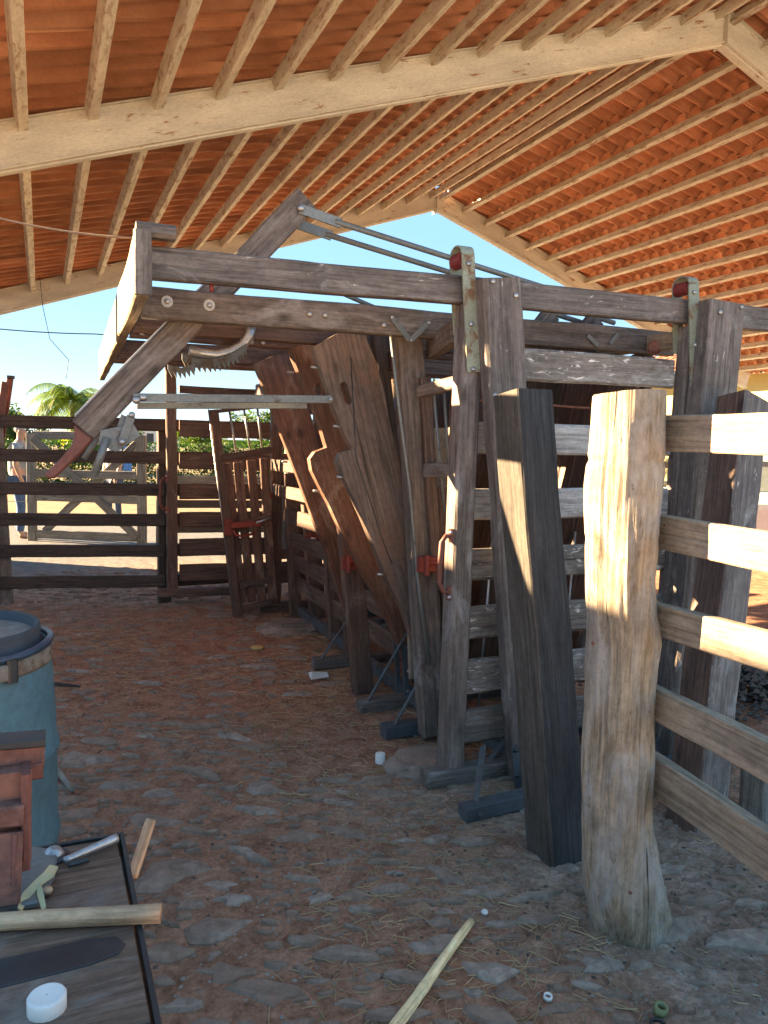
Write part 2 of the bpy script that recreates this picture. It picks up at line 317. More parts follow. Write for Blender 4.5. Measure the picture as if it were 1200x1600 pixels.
def ring_mesh(path, rads, n=10, caps=True, smooth=True):
    vs = []; fs = []; m = len(path); up = Vector((0.13, 0.21, 0.97))
    for i, p in enumerate(path):
        a = path[max(0, i - 1)]; b = path[min(m - 1, i + 1)]; x = (b - a).normalized()
        y = (up - x * up.dot(x)); y = y.normalized() if y.length > 0.05 else x.orthogonal().normalized(); z = x.cross(y); up = y
        for j in range(n):
            t = 2 * math.pi * j / n; vs.append(p + (y * math.cos(t) + z * math.sin(t)) * rads[i])
    for i in range(m - 1):
        for j in range(n): fs.append((i * n + j, i * n + (j + 1) % n, (i + 1) * n + (j + 1) % n, (i + 1) * n + j))
    if caps: fs.append(tuple(range(n - 1, -1, -1))); fs.append(tuple((m - 1) * n + j for j in range(n)))
    return mesh('tube', vs, fs, smooth)
def tube(parent, name, pts, r, mat, n=10, smooth=True):
    pts = [Vector(p) for p in pts]; p0 = pts[0]; x = pts[-1] - p0
    if x.length < 1e-4: x = pts[1] - p0
    mf = frame_from(p0, x, Vector((0.01, 0.02, 1)) if abs(x.normalized().z) < 0.95 else Vector((1, 0, 0)))
    inv = mf.inverted(); rr = r if isinstance(r, (list, tuple)) else [r] * len(pts)
    return put(name, ring_mesh([inv @ p for p in pts], rr, n, True, smooth), M[mat], parent, mf)
def prism(parent, name, pts, holes, depth, mf, mat, bevel=0.004):
    """outline in the xy of mf, from z=0 to z=depth"""
    loops = [pts] + list(holes); flat = [p for l in loops for p in l]
    tris = tessellate_polygon([[Vector((x, y, 0)) for x, y in l] for l in loops])
    n = len(flat); vs = [(x, y, 0) for x, y in flat] + [(x, y, depth) for x, y in flat]
    fs = [tuple(t) for t in tris] + [tuple(n + k for k in reversed(t)) for t in tris]
    o = 0
    for l in loops:
        k = len(l)
        for i in range(k): a = o + i; b = o + (i + 1) % k; fs.append((a, b, b + n, a + n))
        o += k
    me = mesh(name, vs, fs); bm = bmesh.new(); bm.from_mesh(me); bmesh.ops.recalc_face_normals(bm, faces=bm.faces)
    if bevel:
        es = [e for e in bm.edges if len(e.link_faces) == 2 and e.calc_face_angle(0) > 1.0]
        bmesh.ops.bevel(bm, geom=es, offset=bevel, segments=1, affect='EDGES', clamp_overlap=True)
    bm.to_mesh(me); bm.free()
    return put(name, me, M[mat], parent, mf)
def bolt(parent, p, nrm, r=0.012, mat='bolt', name='bolt'):
    """domed bolt head standing on a surface at p facing nrm"""
    nrm = Vector(nrm).normalized(); p = Vector(p)
    return tube(parent, name, [p, p + nrm * r * 0.35, p + nrm * r * 0.75, p + nrm * r * 0.85], [r, r * 0.95, r * 0.6, r * 0.15], mat, 8)
def hexnut(parent, p, nrm, r, mat):
    nrm = Vector(nrm).normalized(); p = Vector(p)
    tube(parent, 'washer', [p, p + nrm * 0.004], r * 1.35, mat, 14, False)
    return tube(parent, 'nut', [p + nrm * 0.004, p + nrm * 0.02], r, mat, 6, False)
def offset_mesh(me, name='x'): return me

# ------------------------------------------------------------------ ground
def gz(x, y):
    f = 1.0 if (-3 < x < 8 and -1 < y < 12) else 0.3
    return f * (0.018 * noise.noise(Vector((x * 1.6, y * 1.6, 3))) + 0.010 * noise.noise(Vector((x * 6, y * 6, 5))) + 0.006 * noise.noise(Vector((x * 17, y * 17, 8))))
def axis(lo, hi, step, far):
    a = []; v = lo
    while v < hi: a.append(v); v += step
    a.append(hi); s = step; v = hi
    while v < far: s *= 1.35; v += s; a.append(v)
    s = step; v = lo; pre = []
    while v > -far: s *= 1.35; v -= s; pre.append(v)
    return pre[::-1] + a
xs = axis(-0.6, 3.6, 0.035, 400); ys = axis(1.1, 9.0, 0.035, 600)
vs = [(x, y, gz(x, y)) for y in ys for x in xs]; nx = len(xs)
fs = [(j * nx + i, j * nx + i + 1, (j + 1) * nx + i + 1, (j + 1) * nx + i) for j in range(len(ys) - 1) for i in range(nx - 1)]
ground = put('ground', mesh('ground', vs, fs, True), M['ground'], None, I4); tag(ground, kind='structure')

def stone_mesh(k):
    rnd = random.Random(k); n = 10; el = rnd.uniform(0.30, 0.62); vs = []; fs = []; rr = [rnd.uniform(0.55, 1.2) for _ in range(n)]
    for ring, (s, h) in enumerate(((1.0, -0.35), (0.97, 0.02), (0.80, 0.16), (0.45, 0.20))):
        for j in range(n):
            t = 2 * math.pi * j / n; q = rr[j] * s
            vs.append((math.cos(t) * q * 0.5, math.sin(t) * q * 0.5 * el, h * 0.32 + (rnd.uniform(-0.012, 0.018) if ring > 1 else 0)))
    vs.append((0, 0, 0.066)); fs = []
    for r_ in range(3):
        for j in range(n): a = r_ * n + j; b = r_ * n + (j + 1) % n; fs.append((a, b, b + n, a + n))
    for j in range(n): fs.append((3 * n + j, 3 * n + (j + 1) % n, 4 * n))
    me = mesh('stone', vs, fs); me.materials.append(M['stone']); return me
stones = [stone_mesh(100 + k) for k in range(14)]
placed = []
def try_stone(x, y, s):
    for (a, b, c) in placed:
        if abs(a - x) < 0.4 and (a - x) ** 2 + ((b - y) * 1.35) ** 2 < ((c + s) * 0.47) ** 2: return False
    placed.append((x, y, s)); return True
rnd = random.Random(3); cand = []
for _ in range(16000):
    x = rnd.uniform(0.05, 2.8); y = rnd.uniform(1.2, 4.2)
    if y > 3.1 and rnd.random() < 0.45: continue
    if x > 1.4 and rnd.random() < 0.5: continue
    if x > 1.0 and y > 3.2: continue
    if (x - 1.63) ** 2 + (y - 1.8) ** 2 < 0.02: continue
    s = rnd.choice((0.06, 0.09, 0.12, 0.16, 0.2, 0.26)) * rnd.uniform(0.85, 1.15)
    if try_stone(x, y, s): cand.append((x, y, s))
for _ in range(2500):
    x = rnd.uniform(-0.7, 1.7); y = rnd.uniform(4.2, 9.5)
    s = rnd.choice((0.07, 0.10, 0.15, 0.2)) * rnd.uniform(0.8, 1.2)
    if rnd.random() < 0.35 and try_stone(x, y, s): cand.append((x, y, s))
def stone_mat(x, y, s):
    a = rnd.gauss(-0.40, 0.24) + (math.pi if rnd.random() < 0.5 else 0)
    return Matrix.Translation((x, y, gz(x, y) + rnd.uniform(-0.008, 0.003))) @ Matrix.Rotation(a, 4, 'Z') @ Matrix.Rotation(rnd.gauss(0, 0.06), 4, 'X') @ Matrix.Diagonal((s * 1.15, s, 0.16 + s * 0.42, 1))
def joined(name, items, mat, parent=None, kind='stuff'):
    vs = []; fs = []
    for me, mt in items:
        o = len(vs); vs += [mt @ v.co for v in me.vertices]; fs += [tuple(o + k for k in p.vertices) for p in me.polygons]
    return tag(put(name, mesh(name, vs, fs), M[mat], parent, I4), kind=kind)
cand.sort(key=lambda c: -(c[2] / math.hypot(c[0], c[1], 1.5)))
vis = [c for c in cand]
rest = []
for i, (x, y, s) in enumerate(vis):
    if i < 300: put('stone', rnd.choice(stones), None, ground, stone_mat(x, y, s))
    else: rest.append((rnd.choice(stones), stone_mat(x, y, s)))
joined('small_stone', rest, 'stone', ground)

def scatter_bits(name, n, region, size, mat, kind='pebble', dens=None):
    vs = []; fs = []; r2 = random.Random(len(name) * 31 + n)
    k = 0; guard = 0
    while k < n and guard < n * 30:
        guard += 1
        x = r2.uniform(region[0], region[1]); y = r2.uniform(region[2], region[3])
        if dens and r2.random() > dens(x, y): continue
        k += 1; z = gz(x, y); o = len(vs)
        if kind == 'pebble':
            s = size * r2.uniform(0.4, 1.6); a = r2.uniform(0, 6.28); ca, sa = math.cos(a) * s, math.sin(a) * s; e = r2.uniform(0.5, 1)
            for dx, dy, dz in ((1, 0, 0), (0, e, 0.1), (-1, 0.1, 0), (0.1, -e, 0), (0.1, 0.1, 0.7), (0, 0, -0.5)):
                vs.append((x + dx * ca - dy * sa, y + dx * sa + dy * ca, z + dz * s))
            for q in range(4): fs.append((o + q, o + (q + 1) % 4, o + 4)); fs.append((o + (q + 1) % 4, o + q, o + 5))
        else:
            L = size * r2.uniform(0.3, 1.3); a = r2.uniform(0, 6.28); w = r2.uniform(0.0008, 0.0018); bend = r2.uniform(-0.35, 0.35); ti = r2.uniform(0, 0.12)
            px, py, pz = x, y, z + 0.002
            for q in range(4):
                nx_, ny_ = -math.sin(a), math.cos(a)
                vs += [(px + nx_ * w, py + ny_ * w, pz), (px - nx_ * w, py - ny_ * w, pz), (px, py, pz + w * 1.5)]
                px += math.cos(a) * L / 3; py += math.sin(a) * L / 3; pz += ti * L / 3 * (1 if q < 1 else -0.6); a += bend
            for q in range(3):
                for e0, e1 in ((0, 1), (1, 2), (2, 0)): fs.append((o + q * 3 + e0, o + q * 3 + e1, o + q * 3 + 3 + e1, o + q * 3 + 3 + e0))
    return vs, fs
def cl(x, y, s=1.7, o=0.0): return max(0.0, noise.noise(Vector((x * s + o, y * s, 11))) * 2.2 + 0.25)
def dens_straw(x, y): return min(1, cl(x, y, 1.3) + (0.5 if (x > 1.0 and 2.4 < y < 5.5) else 0) + (0.3 if x > 1.7 and y < 1.8 else 0))
v1, f1 = scatter_bits('straw', 5200, (0.0, 3.0, 1.15, 6.5), 0.075, 'straw', 'straw', dens_straw)
tag(put('straw', mesh('straw', v1, f1), M['straw'], None, I4), 'dry straw strewn over the reddish dirt floor along the foot of the chute', 'straw', kind='stuff')
v1, f1 = scatter_bits('pebbles', 6500, (0.0, 3.3, 1.15, 9.6), 0.0065, 'pebble', 'pebble', lambda x, y: min(1, cl(x, y, 2.3, 5) + (0.6 if x > 1.4 and y < 2.9 else 0.1)))
tag(put('pebbles', mesh('pebbles', v1, f1), M['pebble'], None, I4), 'small pebbles and crumbs scattered over the dirt floor', 'pebbles', kind='stuff')
v1, f1 = scatter_bits('clods', 3200, (0.1, 3.2, 1.15, 9.6), 0.007, 'pebble', 'pebble', lambda x, y: min(1, cl(x, y, 1.1, 9) + (0.5 if y > 7.5 else 0) + (0.4 if x > 1.7 and y < 1.8 else 0)))
tag(put('dirt_clods', mesh('dirt_clods', v1, f1), M['dung'], None, I4), 'dark clods and dung crumbs lying on the dirt floor', 'dirt clods', kind='stuff')
cx, cy = (4.122, 3.371, 0.000)[:2]
vs = []; fs = []; r2 = random.Random(5)
for k in range(1500):
    rr = abs(r2.gauss(0, 0.38)); a = r2.uniform(0, 6.28); x = cx + rr * math.cos(a) * 1.2; y = cy + rr * math.sin(a); z = gz(x, y) + max(0, 0.16 - rr * 0.22) * r2.random(); s = r2.uniform(0.012, 0.032); o = len(vs)
    for dx, dy, dz in ((1, 0, 0), (0, 0.8, 0.1), (-1, 0.1, 0), (0.1, -0.8, 0), (0.1, 0.1, 0.8), (0, 0, -0.6)): vs.append((x + dx * s, y + dy * s, z + dz * s))
    for q in range(4): fs.append((o + q, o + (q + 1) % 4, o + 4)); fs.append((o + (q + 1) % 4, o + q, o + 5))
tag(put('gravel_heap', mesh('gravel_heap', vs, fs), M['dung'], None, I4), 'low heap of dark lumpy dung or gravel behind the plank fence at right', 'gravel heap', kind='stuff')

# ------------------------------------------------------------------ barn roof
XR, ZR, SL = 5.2, 5.17, 0.35; XL, XE = -0.62, 11.6; Y0R, Y1R = 2.75, 10.35
ang = math.atan(SL)
def rz(x): return ZR - SL * abs(x - XR)
barn = thing('barn_roof', 'open barn roof of orange clay tiles on rusty cream steel purlins above the cattle chute', 'barn roof', (XR, 5, 0))
def rafter(Y, side):
    xa, xb = XR, (XL if side < 0 else XE); xa += side * 0.006
    H, B = 0.27, 0.115; fl = 0.012; o = None
    Ln = abs(xb - xa)
    up_h = 0.035 if Y > 9 else 0.0
    p0 = Vector((xa, Y, rz(xa) + up_h)); p1 = Vector((xb, Y, rz(xb) + up_h)); x = (p1 - p0).normalized()
    mf = frame_from(p0, x, Vector((0, 0, 1))); Lr = (p1 - p0).length
    # I profile built from box lumps: web, top flange, bottom flange with lips
    vs = []; fs = []; t = math.tan(ang)
    def bx(y0, y1, z0, z1):
        o = len(vs)
        for X in (0, 1):
            for (yy, zz) in ((y0, z0), (y1, z0), (y1, z1), (y0, z1)):
                vs.append(((0 if X == 0 else Lr) + (-yy * t if X == 0 else 0), yy, zz))
        fs.extend([(o, o + 3, o + 2, o + 1), (o + 4, o + 5, o + 6, o + 7), (o, o + 1, o + 5, o + 4), (o + 1, o + 2, o + 6, o + 5), (o + 2, o + 3, o + 7, o + 6), (o + 3, o, o + 4, o + 7)])
    Hp = H * math.cos(ang)
    bx(-Hp + 0.008, -0.008, -0.03, 0.03); bx(-0.008, 0, -B / 2, B / 2); bx(-Hp, -Hp + 0.008, -B / 2, B / 2)
    bx(-Hp - 0.012, -Hp - 0.0005, -0.025, 0.025)
    return put('rafter', mesh('rafter', vs, fs), M['steel_cream'], barn, mf)
for Y in (5.0, 10.1):
    for s in (-1, 1): rafter(Y, s)
    board(barn, 'ridge_plate', (XR, Y, ZR - 0.29), (XR, Y, ZR + 0.005), 0.15, 0.014, (0, 1, 0), 'steel_cream', wob=0)
    for xc in (XL + 0.02, XE - 1.0):
        board(barn, 'column', (xc, Y, -0.1), (xc, Y, rz(xc) - 0.285), 0.2, 0.12, (1, 0, 0), 'steel_cream', wob=0)
SP = 0.372
pu_me = None
ks = list(range(0, 18))
for s in (-1, 1):
    for k in ks:
        x = XR + s * (0.10 + k * SP * 0.997)
        if x < XL + 0.02 or x > XE - 0.02: continue
        n = Vector((s * math.sin(ang), 0, math.cos(ang)))
        p0 = Vector((x, Y0R, rz(x))) - n * 0.030; p1 = Vector((x, Y1R, rz(x))) - n * 0.030
        board(barn, 'purlin', p0, p1, 0.055, 0.08, n.cross(Vector((0, 1, 0))), 'purlin', cham=0.003, wob=0.0, seg=2)
# tiles
def tile_mesh():
    prof = []; W = 0.19
    for i in range(9):
        t = i / 8; a = math.pi * t; prof.append((-0.074 * math.cos(a), 0.070 * math.sin(a) ** 0.8 if 0 < t < 1 else 0.0))
    prof = [(-0.097, -0.002)] + prof + [(0.097, 0.006)]
    L = 0.475; vs = []; fs = []
    for (x, lift) in ((0, 0.0), (L * 0.5, 0.0), (L, 0.0)):
        for (y, z) in prof: vs.append((x, y, z))
        for (y, z) in prof: vs.append((x, y, z + 0.016))
    n = len(prof)
    for r_ in range(2):
        a = r_ * 2 * n; b = (r_ + 1) * 2 * n
        for i in range(n - 1):
            fs.append((a + i, a + i + 1, b + i + 1, b + i)); fs.append((a + n + i, b + n + i, b + n + i + 1, a + n + i + 1))
        fs.append((a, b, b + n, a + n)); fs.append((a + n - 1, a + 2 * n - 1, b + 2 * n - 1, b + n - 1))
    for r_ in (0, 2):
        a = r_ * 2 * n
        for i in range(n - 1): fs.append((a + i, a + n + i, a + n + i + 1, a + i + 1) if r_ == 0 else (a + i, a + i + 1, a + n + i + 1, a + n + i))
    return mesh('roof_tile', vs, fs)
tm = tile_mesh(); tm.materials.append(M['tile'])
for p in tm.polygons: p.use_smooth = False
tiles = []; r2 = random.Random(11); ncol = int((Y1R - Y0R) / 0.19)
for s in (-1, 1):
    n = Vector((s * math.sin(ang), 0, math.cos(ang))); dn = Vector((s * math.cos(ang), 0, -math.sin(ang)))
    for k in range(-1, 18):
        xt = XR + s * (0.10 + k * SP * 0.997) if k >= 0 else XR + s * (0.10 - SP * 0.997 * 1.0)
        if k == -1 or xt < XL - 0.02 or xt > XE - 0.3: continue
        for c in range(ncol):
            y = Y0R + 0.1 + c * 0.19
            base = Vector((xt, y, rz(xt))) + n * 0.030 - dn * 0.035
            tl = dn * 1.0 - n * (-0.085)
            x_ = tl.normalized(); yv = Vector((0, 1, 0)) * (1 if s < 0 else 1); zv = x_.cross(yv)
            if zv.z < 0: yv = -yv; zv = x_.cross(yv)
            m = Matrix((x_, yv, zv)).transposed().to_4x4(); m.translation = base - n * 0.008
            m = m @ Matrix.Translation((r2.uniform(-0.008, 0.008), r2.uniform(-0.003, 0.003), r2.uniform(-0.002, 0.003))) @ Matrix.Rotation(r2.gauss(0, 0.008), 4, 'Z') @ Matrix.Rotation(r2.gauss(0, 0.010), 4, 'X')
            # x axis must run down the slope
            c0 = base + dn * 0.2; vdir = c0 - Vector((0, 0, 1.5)); fw = Vector((math.sin(R(24)), math.cos(R(24)), -0.08)).normalized()
            dep = vdir.dot(fw); rgt = vdir.dot(Vector((math.cos(R(24)), -math.sin(R(24)), 0))); upc = vdir.z + 0.08 * dep
            inview = dep > 0.5 and abs(rgt / dep) < 0.54 and upc / dep < 0.72
            tiles.append((0 if inview else 1, c0.length, m))
tiles.sort(key=lambda t: (t[0], t[1]))
for t in tiles[:300]: put('roof_tile', tm, None, barn, t[2])
vs = []; fs = []; tint = []
tv = [v.co.copy() for v in tm.vertices]; tf = [tuple(p.vertices) for p in tm.polygons]
for t in tiles[300:]:
    o = len(vs); q = r2.random() ; vs += [tuple(t[2] @ v) for v in tv]; fs += [tuple(o + k for k in f) for f in tf]; tint += [q] * len(tv)
me = mesh('roof_tiles', vs, fs, False); at = me.attributes.new('tint', 'FLOAT', 'POINT'); at.data.foreach_set('value', tint)
tag(put('roof_tiles', me, M['tile'], barn, I4), kind='stuff')
# ridge caps
rt = [(-0.19 * math.cos(math.pi * i / 8), 0.10 * math.sin(math.pi * i / 8)) for i in range(9)]
for c in range(int((Y1R - Y0R) / 0.4)):
    y = Y0R + c * 0.4
    vs = [(a, 0, b) for a, b in rt] + [(a * 0.9, 0.44, b * 0.9 + 0.012) for a, b in rt] + [(a * 0.9, 0, b * 0.9 - 0.01) for a, b in rt] + [(a * 0.8, 0.44, b * 0.8) for a, b in rt]
    fs = [(i, i + 1, 10 + i, 9 + i) for i in range(8)] + [(18 + i, 27 + i, 28 + i, 19 + i) for i in range(8)] + [(i, 18 + i, 19 + i, i + 1) for i in range(8)]
    put('ridge_tile', mesh('ridge_tile', vs, fs, True), M['tile'], barn, Matrix.Translation((XR, y, ZR + 0.02)))

# ------------------------------------------------------------------ cattle chute
chute = thing('cattle_chute', 'large dark wooden cattle squeeze chute with leaning neck panels and long levers', 'cattle chute', (1.5, 2.0, 0), CH)
def V(*a): return Vector(a)
UX, UY, UZ = (1, 0, 0), (0, 1, 0), (0, 0, 1)
# header rails across the top
board(chute, 'rail', (0.018, 0.025, 2.172), (3.35, 0.025, 2.212), 0.118, 0.052, UZ, 'rail')
board(chute, 'crossbeam', (0.02, 0.38, 2.083), (2.80, 0.38, 2.105), 0.128, 0.062, UZ, 'chute_grey')
for v, w0, w1, hh in ((0.82, 2.075, 2.085, 0.11), (1.10, 2.085, 2.09, 0.12), (2.08, 2.08, 2.10, 0.12), (2.45, 2.09, 2.11, 0.11), (3.70, 2.225, 2.225, 0.12)):
    board(chute, 'crossbeam', (0.02, v, w0), (2.80, v, w1), hh, 0.055, UZ, 'chute')
board(chute, 'rail', (0.02, 4.32, 2.27), (2.9, 4.32, 2.27), 0.12, 0.05, UZ, 'chute')
board(chute, 'end_board', (-0.008, -0.045, 2.15), (-0.008, 4.36, 2.17), 0.235, 0.05, UZ, 'sawn')
board(chute, 'end_cap', (-0.008, -0.062, 2.035), (-0.008, -0.062, 2.262), 0.062, 0.03, UX, 'rail')
# rounded cap blocks
def cap_block(p, ln, ax=UX, r=0.026):
    p = Vector(p); x = Vector(ax)
    board(chute, 'cap_block', p, p + x * ln, 0.05, 0.075, UZ, 'rail', cham=0.02)
cap_block((-0.03, -0.02, 2.272), 0.14)
cap_block((0.95, 1.45, 2.20), 0.24); cap_block((1.20, 1.90, 2.19), 0.2)
for px in ((0.020, 0.345, 2.090), (0.120, 0.345, 2.091), (0.293, 0.345, 2.090), (0.734, 0.345, 2.090), (0.806, 0.345, 2.090), (1.091, 0.345, 2.070)): bolt(chute, px, (0, -1, 0), 0.013)
for px in ((0.120, 0.347, 2.091), (0.293, 0.347, 2.091)): tube(chute, 'washer', [px, (px[0], px[1] - 0.003, px[2])], 0.024, 'galv', 14, False)
for px in ((-0.026, 1.070, 2.049), (0.077, 1.070, 2.051), (0.630, 1.070, 2.045), (0.691, 1.070, 2.046)): bolt(chute, px, (0, -1, 0), 0.014)
for px in ((0.25, 0.0, 2.108), ): tube(chute, 'bolt', [(px[0], 0.025, 2.115), (px[0], 0.025, 2.085)], 0.008, 'red_metal', 6)
# front side posts of the V
def post_face(pTL, pTR, pBL, wd, th, mat, v, name='side_post', zb=-0.06):
    """front face centre line from measured corners"""
    tl = Vector(pTL); tr = Vector(pTR); bl = Vector(pBL); w = (tr - tl).length
    ct = (tl + tr) / 2; sl = (bl.x - tl.x) / (bl.z - tl.z); cb = V(ct.x + sl * (zb - ct.z), ct.y, zb)
    return board(chute, name, cb + V(0, th / 2, 0), ct + V(0, th / 2, 0), w, th, UX, mat, cham=0.012)
post_face((1.347, -0.120, 2.231), (1.536, -0.120, 2.231), (1.597, -0.120, -0.046), 0, 0.085, 'rail', 0)
post_face((2.578, -0.130, 2.235), (2.800, -0.130, 2.248), (2.471, -0.130, -0.045), 0, 0.115, 'rail', 0)
for px in ((1.393, -0.121, 2.209), (1.507, -0.121, 2.161), (1.420, -0.121, 1.736), (2.632, -0.131, 2.185), (2.764, -0.131, 2.221)): bolt(chute, px, (0, -1, 0), 0.012)
# left row of posts behind
board(chute, 'side_post', (1.464, 0.490, 0.034), (1.274, 0.490, 2.068), 0.135, 0.085, UX, 'chute_grey', cham=0.01)
tube(chute, 'edge_bar', [(1.410, 0.430, 0.412), (1.331, 0.430, 0.873), (1.277, 0.430, 1.319), (1.194, 0.430, 1.812), (1.162, 0.430, 2.037)], 0.0085, 'grey_metal', 6)
board(chute, 'side_post', (1.403, 0.720, 0.806), (1.206, 0.720, 2.093), 0.07, 0.05, UX, 'farwood')
board(chute, 'side_post', (1.382, 1.300, 0.016), (1.155, 1.300, 2.018), 0.12, 0.08, UX, 'chute')
board(chute, 'side_post', (1.572, 2.000, 0.083), (1.457, 2.000, 1.500), 0.13, 0.08, UX, 'chute')
board(chute, 'side_post', (1.639, 3.100, 0.072), (1.520, 3.100, 1.494), 0.13, 0.09, UX, 'chute')
board(chute, 'side_post', (1.594, 2.450, 0.041), (1.507, 2.450, 1.021), 0.11, 0.07, UX, 'chute')
board(chute, 'side_post', (1.547, 3.450, 0.032), (1.476, 3.450, 1.270), 0.10, 0.07, UX, 'chute')
for w in (1.12, 1.34): board(chute, 'side_slat', (1.55 - w * 0.11, 1.35, w), (1.52 - w * 0.11, 3.65, w), 0.10, 0.03, UZ, 'chute')
# V bracket of flat bars
def flat(parent, p0, p1, w, t, wd, mat, name='flat_bar'): return board(parent, name, p0, p1, w, t, wd, mat, cham=0.001, wob=0)
a, b, c = V(*(1.125, 0.335, 2.106)), V(*(1.221, 0.335, 2.008)), V(*(1.308, 0.335, 2.095))
flat(chute, a, b, 0.026, 0.006, UZ, 'grey_metal', 'bracket'); flat(chute, b + V(0, -0.007, 0), c + V(0, -0.007, 0), 0.026, 0.006, UZ, 'grey_metal', 'bracket')
for q in (a, b + V(0, -0.008, 0), c + V(0, -0.008, 0)): bolt(chute, q + V(0, -0.004, 0), (0, -1, 0), 0.009)
a, b, c, d2 = V(*(2.218, 0.335, 2.105)), V(*(2.285, 0.335, 2.058)), V(*(2.361, 0.335, 2.073)), V(*(2.411, 0.335, 2.126))
flat(chute, a, b, 0.022, 0.006, UZ, 'grey_metal', 'bracket'); flat(chute, c, d2, 0.022, 0.006, UZ, 'grey_metal', 'bracket')
# long headers over the side walls
board(chute, 'side_header', (1.42, 0.52, 2.0), (1.34, 0.10, 2.03), 0.10, 0.06, UZ, 'chute_grey')
o = board(chute, 'side_header', (2.651, 1.000, 2.116), (2.638, 0.160, 2.088), 0.085, 0.055, UZ, 'plank', label='stained brown header timber with a big hexagonal nut')
hexnut(chute, (2.608, 0.280, 2.064), (-0.75, -0.66, 0), 0.030, 'rustred')
board(chute, 'side_header', (1.30, 0.55, 1.95), (1.24, 3.6, 1.98), 0.10, 0.06, UZ, 'chute')
# framed guard between the first post and the gate
board(chute, 'guard_rail', (1.315, 0.420, 1.780), (1.378, 0.140, 1.812), 0.058, 0.04, UZ, 'chute_grey')
board(chute, 'guard_rail', (1.367, 0.420, 1.399), (1.391, 0.140, 1.408), 0.07, 0.05, UZ, 'chute_grey')
board(chute, 'guard_rail', (1.341, 0.420, 1.849), (1.432, 0.420, 0.871), 0.055, 0.045, UX, 'chute')
for x0, x1 in ((677, 692), (690, 703)): tube(chute, 'guard_bar', [(1.358, 0.360, 1.797), (1.438, 0.360, 1.198)] if x0 == 677 else [(1.384, 0.300, 1.794), (1.435, 0.300, 1.326)], 0.007, 'grey_metal', 6)
board(chute, 'guard_panel', (1.486, 0.500, 1.316), (1.572, 0.500, 0.207), 0.06, 0.03, UX, 'chute')
# side walls: lengthwise slats on the left, low
for w in (0.30, 0.50, 0.70, 0.90):
    uo = 1.60 - w * 0.11
    board(chute, 'side_slat', (uo, 0.60, w), (uo - 0.01, 3.65, w + 0.005), 0.125, 0.032, UZ, 'chute')
# right wall: upright boards leaning outwards
for i in range(26):
    v = 0.30 + i * 0.13; ub = 2.10 + random.uniform(-0.01, 0.01)
    board(chute, 'wall_board', (ub, v, 0.12), (ub + 0.42, v, 1.98), 0.118, 0.03, UY, 'chute', seg=3)
for w in (0.35, 1.15, 1.85):
    uo = 2.10 + 0.42 * (w - 0.12) / 1.86
    board(chute, 'wall_rail', (uo + 0.06, 0.25, w), (uo + 0.06, 3.7, w), 0.10, 0.05, UZ, 'chute')
for v in (0.5, 1.9, 3.3): board(chute, 'side_post', (2.22, v, -0.03), (2.72, v, 2.05), 0.12, 0.08, UY, 'chute_grey')
# inner barred grille behind the entry gate
for w in (1.74, 0.92, 0.48): tube(chute, 'grille_bar', [(1.45, 0.22, w), (2.45, 0.22, w - 0.02)], 0.006, 'rustred', 6)
for u in (1.62, 1.78, 1.94, 2.10, 2.26): tube(chute, 'grille_bar', [(u - 0.03, 0.235, 0.25), (u + 0.02, 0.235, 1.10)], 0.006, 'galv', 6)
# inner boards seen between the slats at left of the entry
board(chute, 'inner_board', (1.50, 0.75, 0.25), (1.44, 0.75, 1.55), 0.12, 0.03, UX, 'plank'); board(chute, 'inner_board', (1.64, 0.80, 0.25), (1.60, 0.80, 1.62), 0.11, 0.03, UX, 'plank')
board(chute, 'inner_board', (1.76, 0.78, 0.25), (1.74, 0.78, 1.45), 0.10, 0.03, UX, 'chute'); board(chute, 'inner_board', (1.88, 1.2, 0.2), (1.95, 1.2, 1.9), 0.14, 0.03, UX, 'panel')
board(chute, 'inner_board', (2.05, 1.4, 0.2), (2.12, 1.4, 1.9), 0.13, 0.03, UX, 'chute')

# neck panels: upright plates that lean over on a low pivot
def panel(shift, v, mat, outline, slot=None, seam=None, cut=None, nuts=(), label=None, root=None):
    pts = [V(*p) for p in outline]; bot = V(*root[0]); top = V(*root[1])
    mf = frame_from(V(bot.x, v, bot.z), V(top.x - bot.x, 0, top.z - bot.z), V(-1, 0, 0))    # x up along the panel, y to the left
    inv = mf.inverted()
    loc = [(inv @ V(p.x, v, p.z)).to_2d() for p in pts]
    # z of this frame points along -v or +v; keep thickness both ways
    holes = []
    if slot:
        a = (inv @ V(slot[0][0], v, slot[0][2])).to_2d(); b2 = (inv @ V(slot[1][0], v, slot[1][2])).to_2d(); ax = (b2 - a).normalized(); pr = Vector((-ax.y, ax.x)); r_ = 0.02; h = []
        for i in range(7): t = -math.pi / 2 + math.pi * i / 6; h.append(tuple(b2 + ax * r_ * math.cos(t) + pr * r_ * math.sin(t)))
        for i in range(7): t = math.pi / 2 + math.pi * i / 6; h.append(tuple(a + ax * r_ * math.cos(t) + pr * r_ * math.sin(t)))
        holes = [h]
    P = prism(chute, 'neck_panel', [tuple(q) for q in loc], holes, 0.062, mf @ Matrix.Translation((0, 0, -0.031)), mat, 0.005)
    if label: P['label'] = label
    for q in nuts:
        q = V(*q); tube(P, 'bolt', [q + V(0.0, 0, 0), q + V(-0.035, 0, 0.004)], 0.0075, 'galv', 6)
    return P
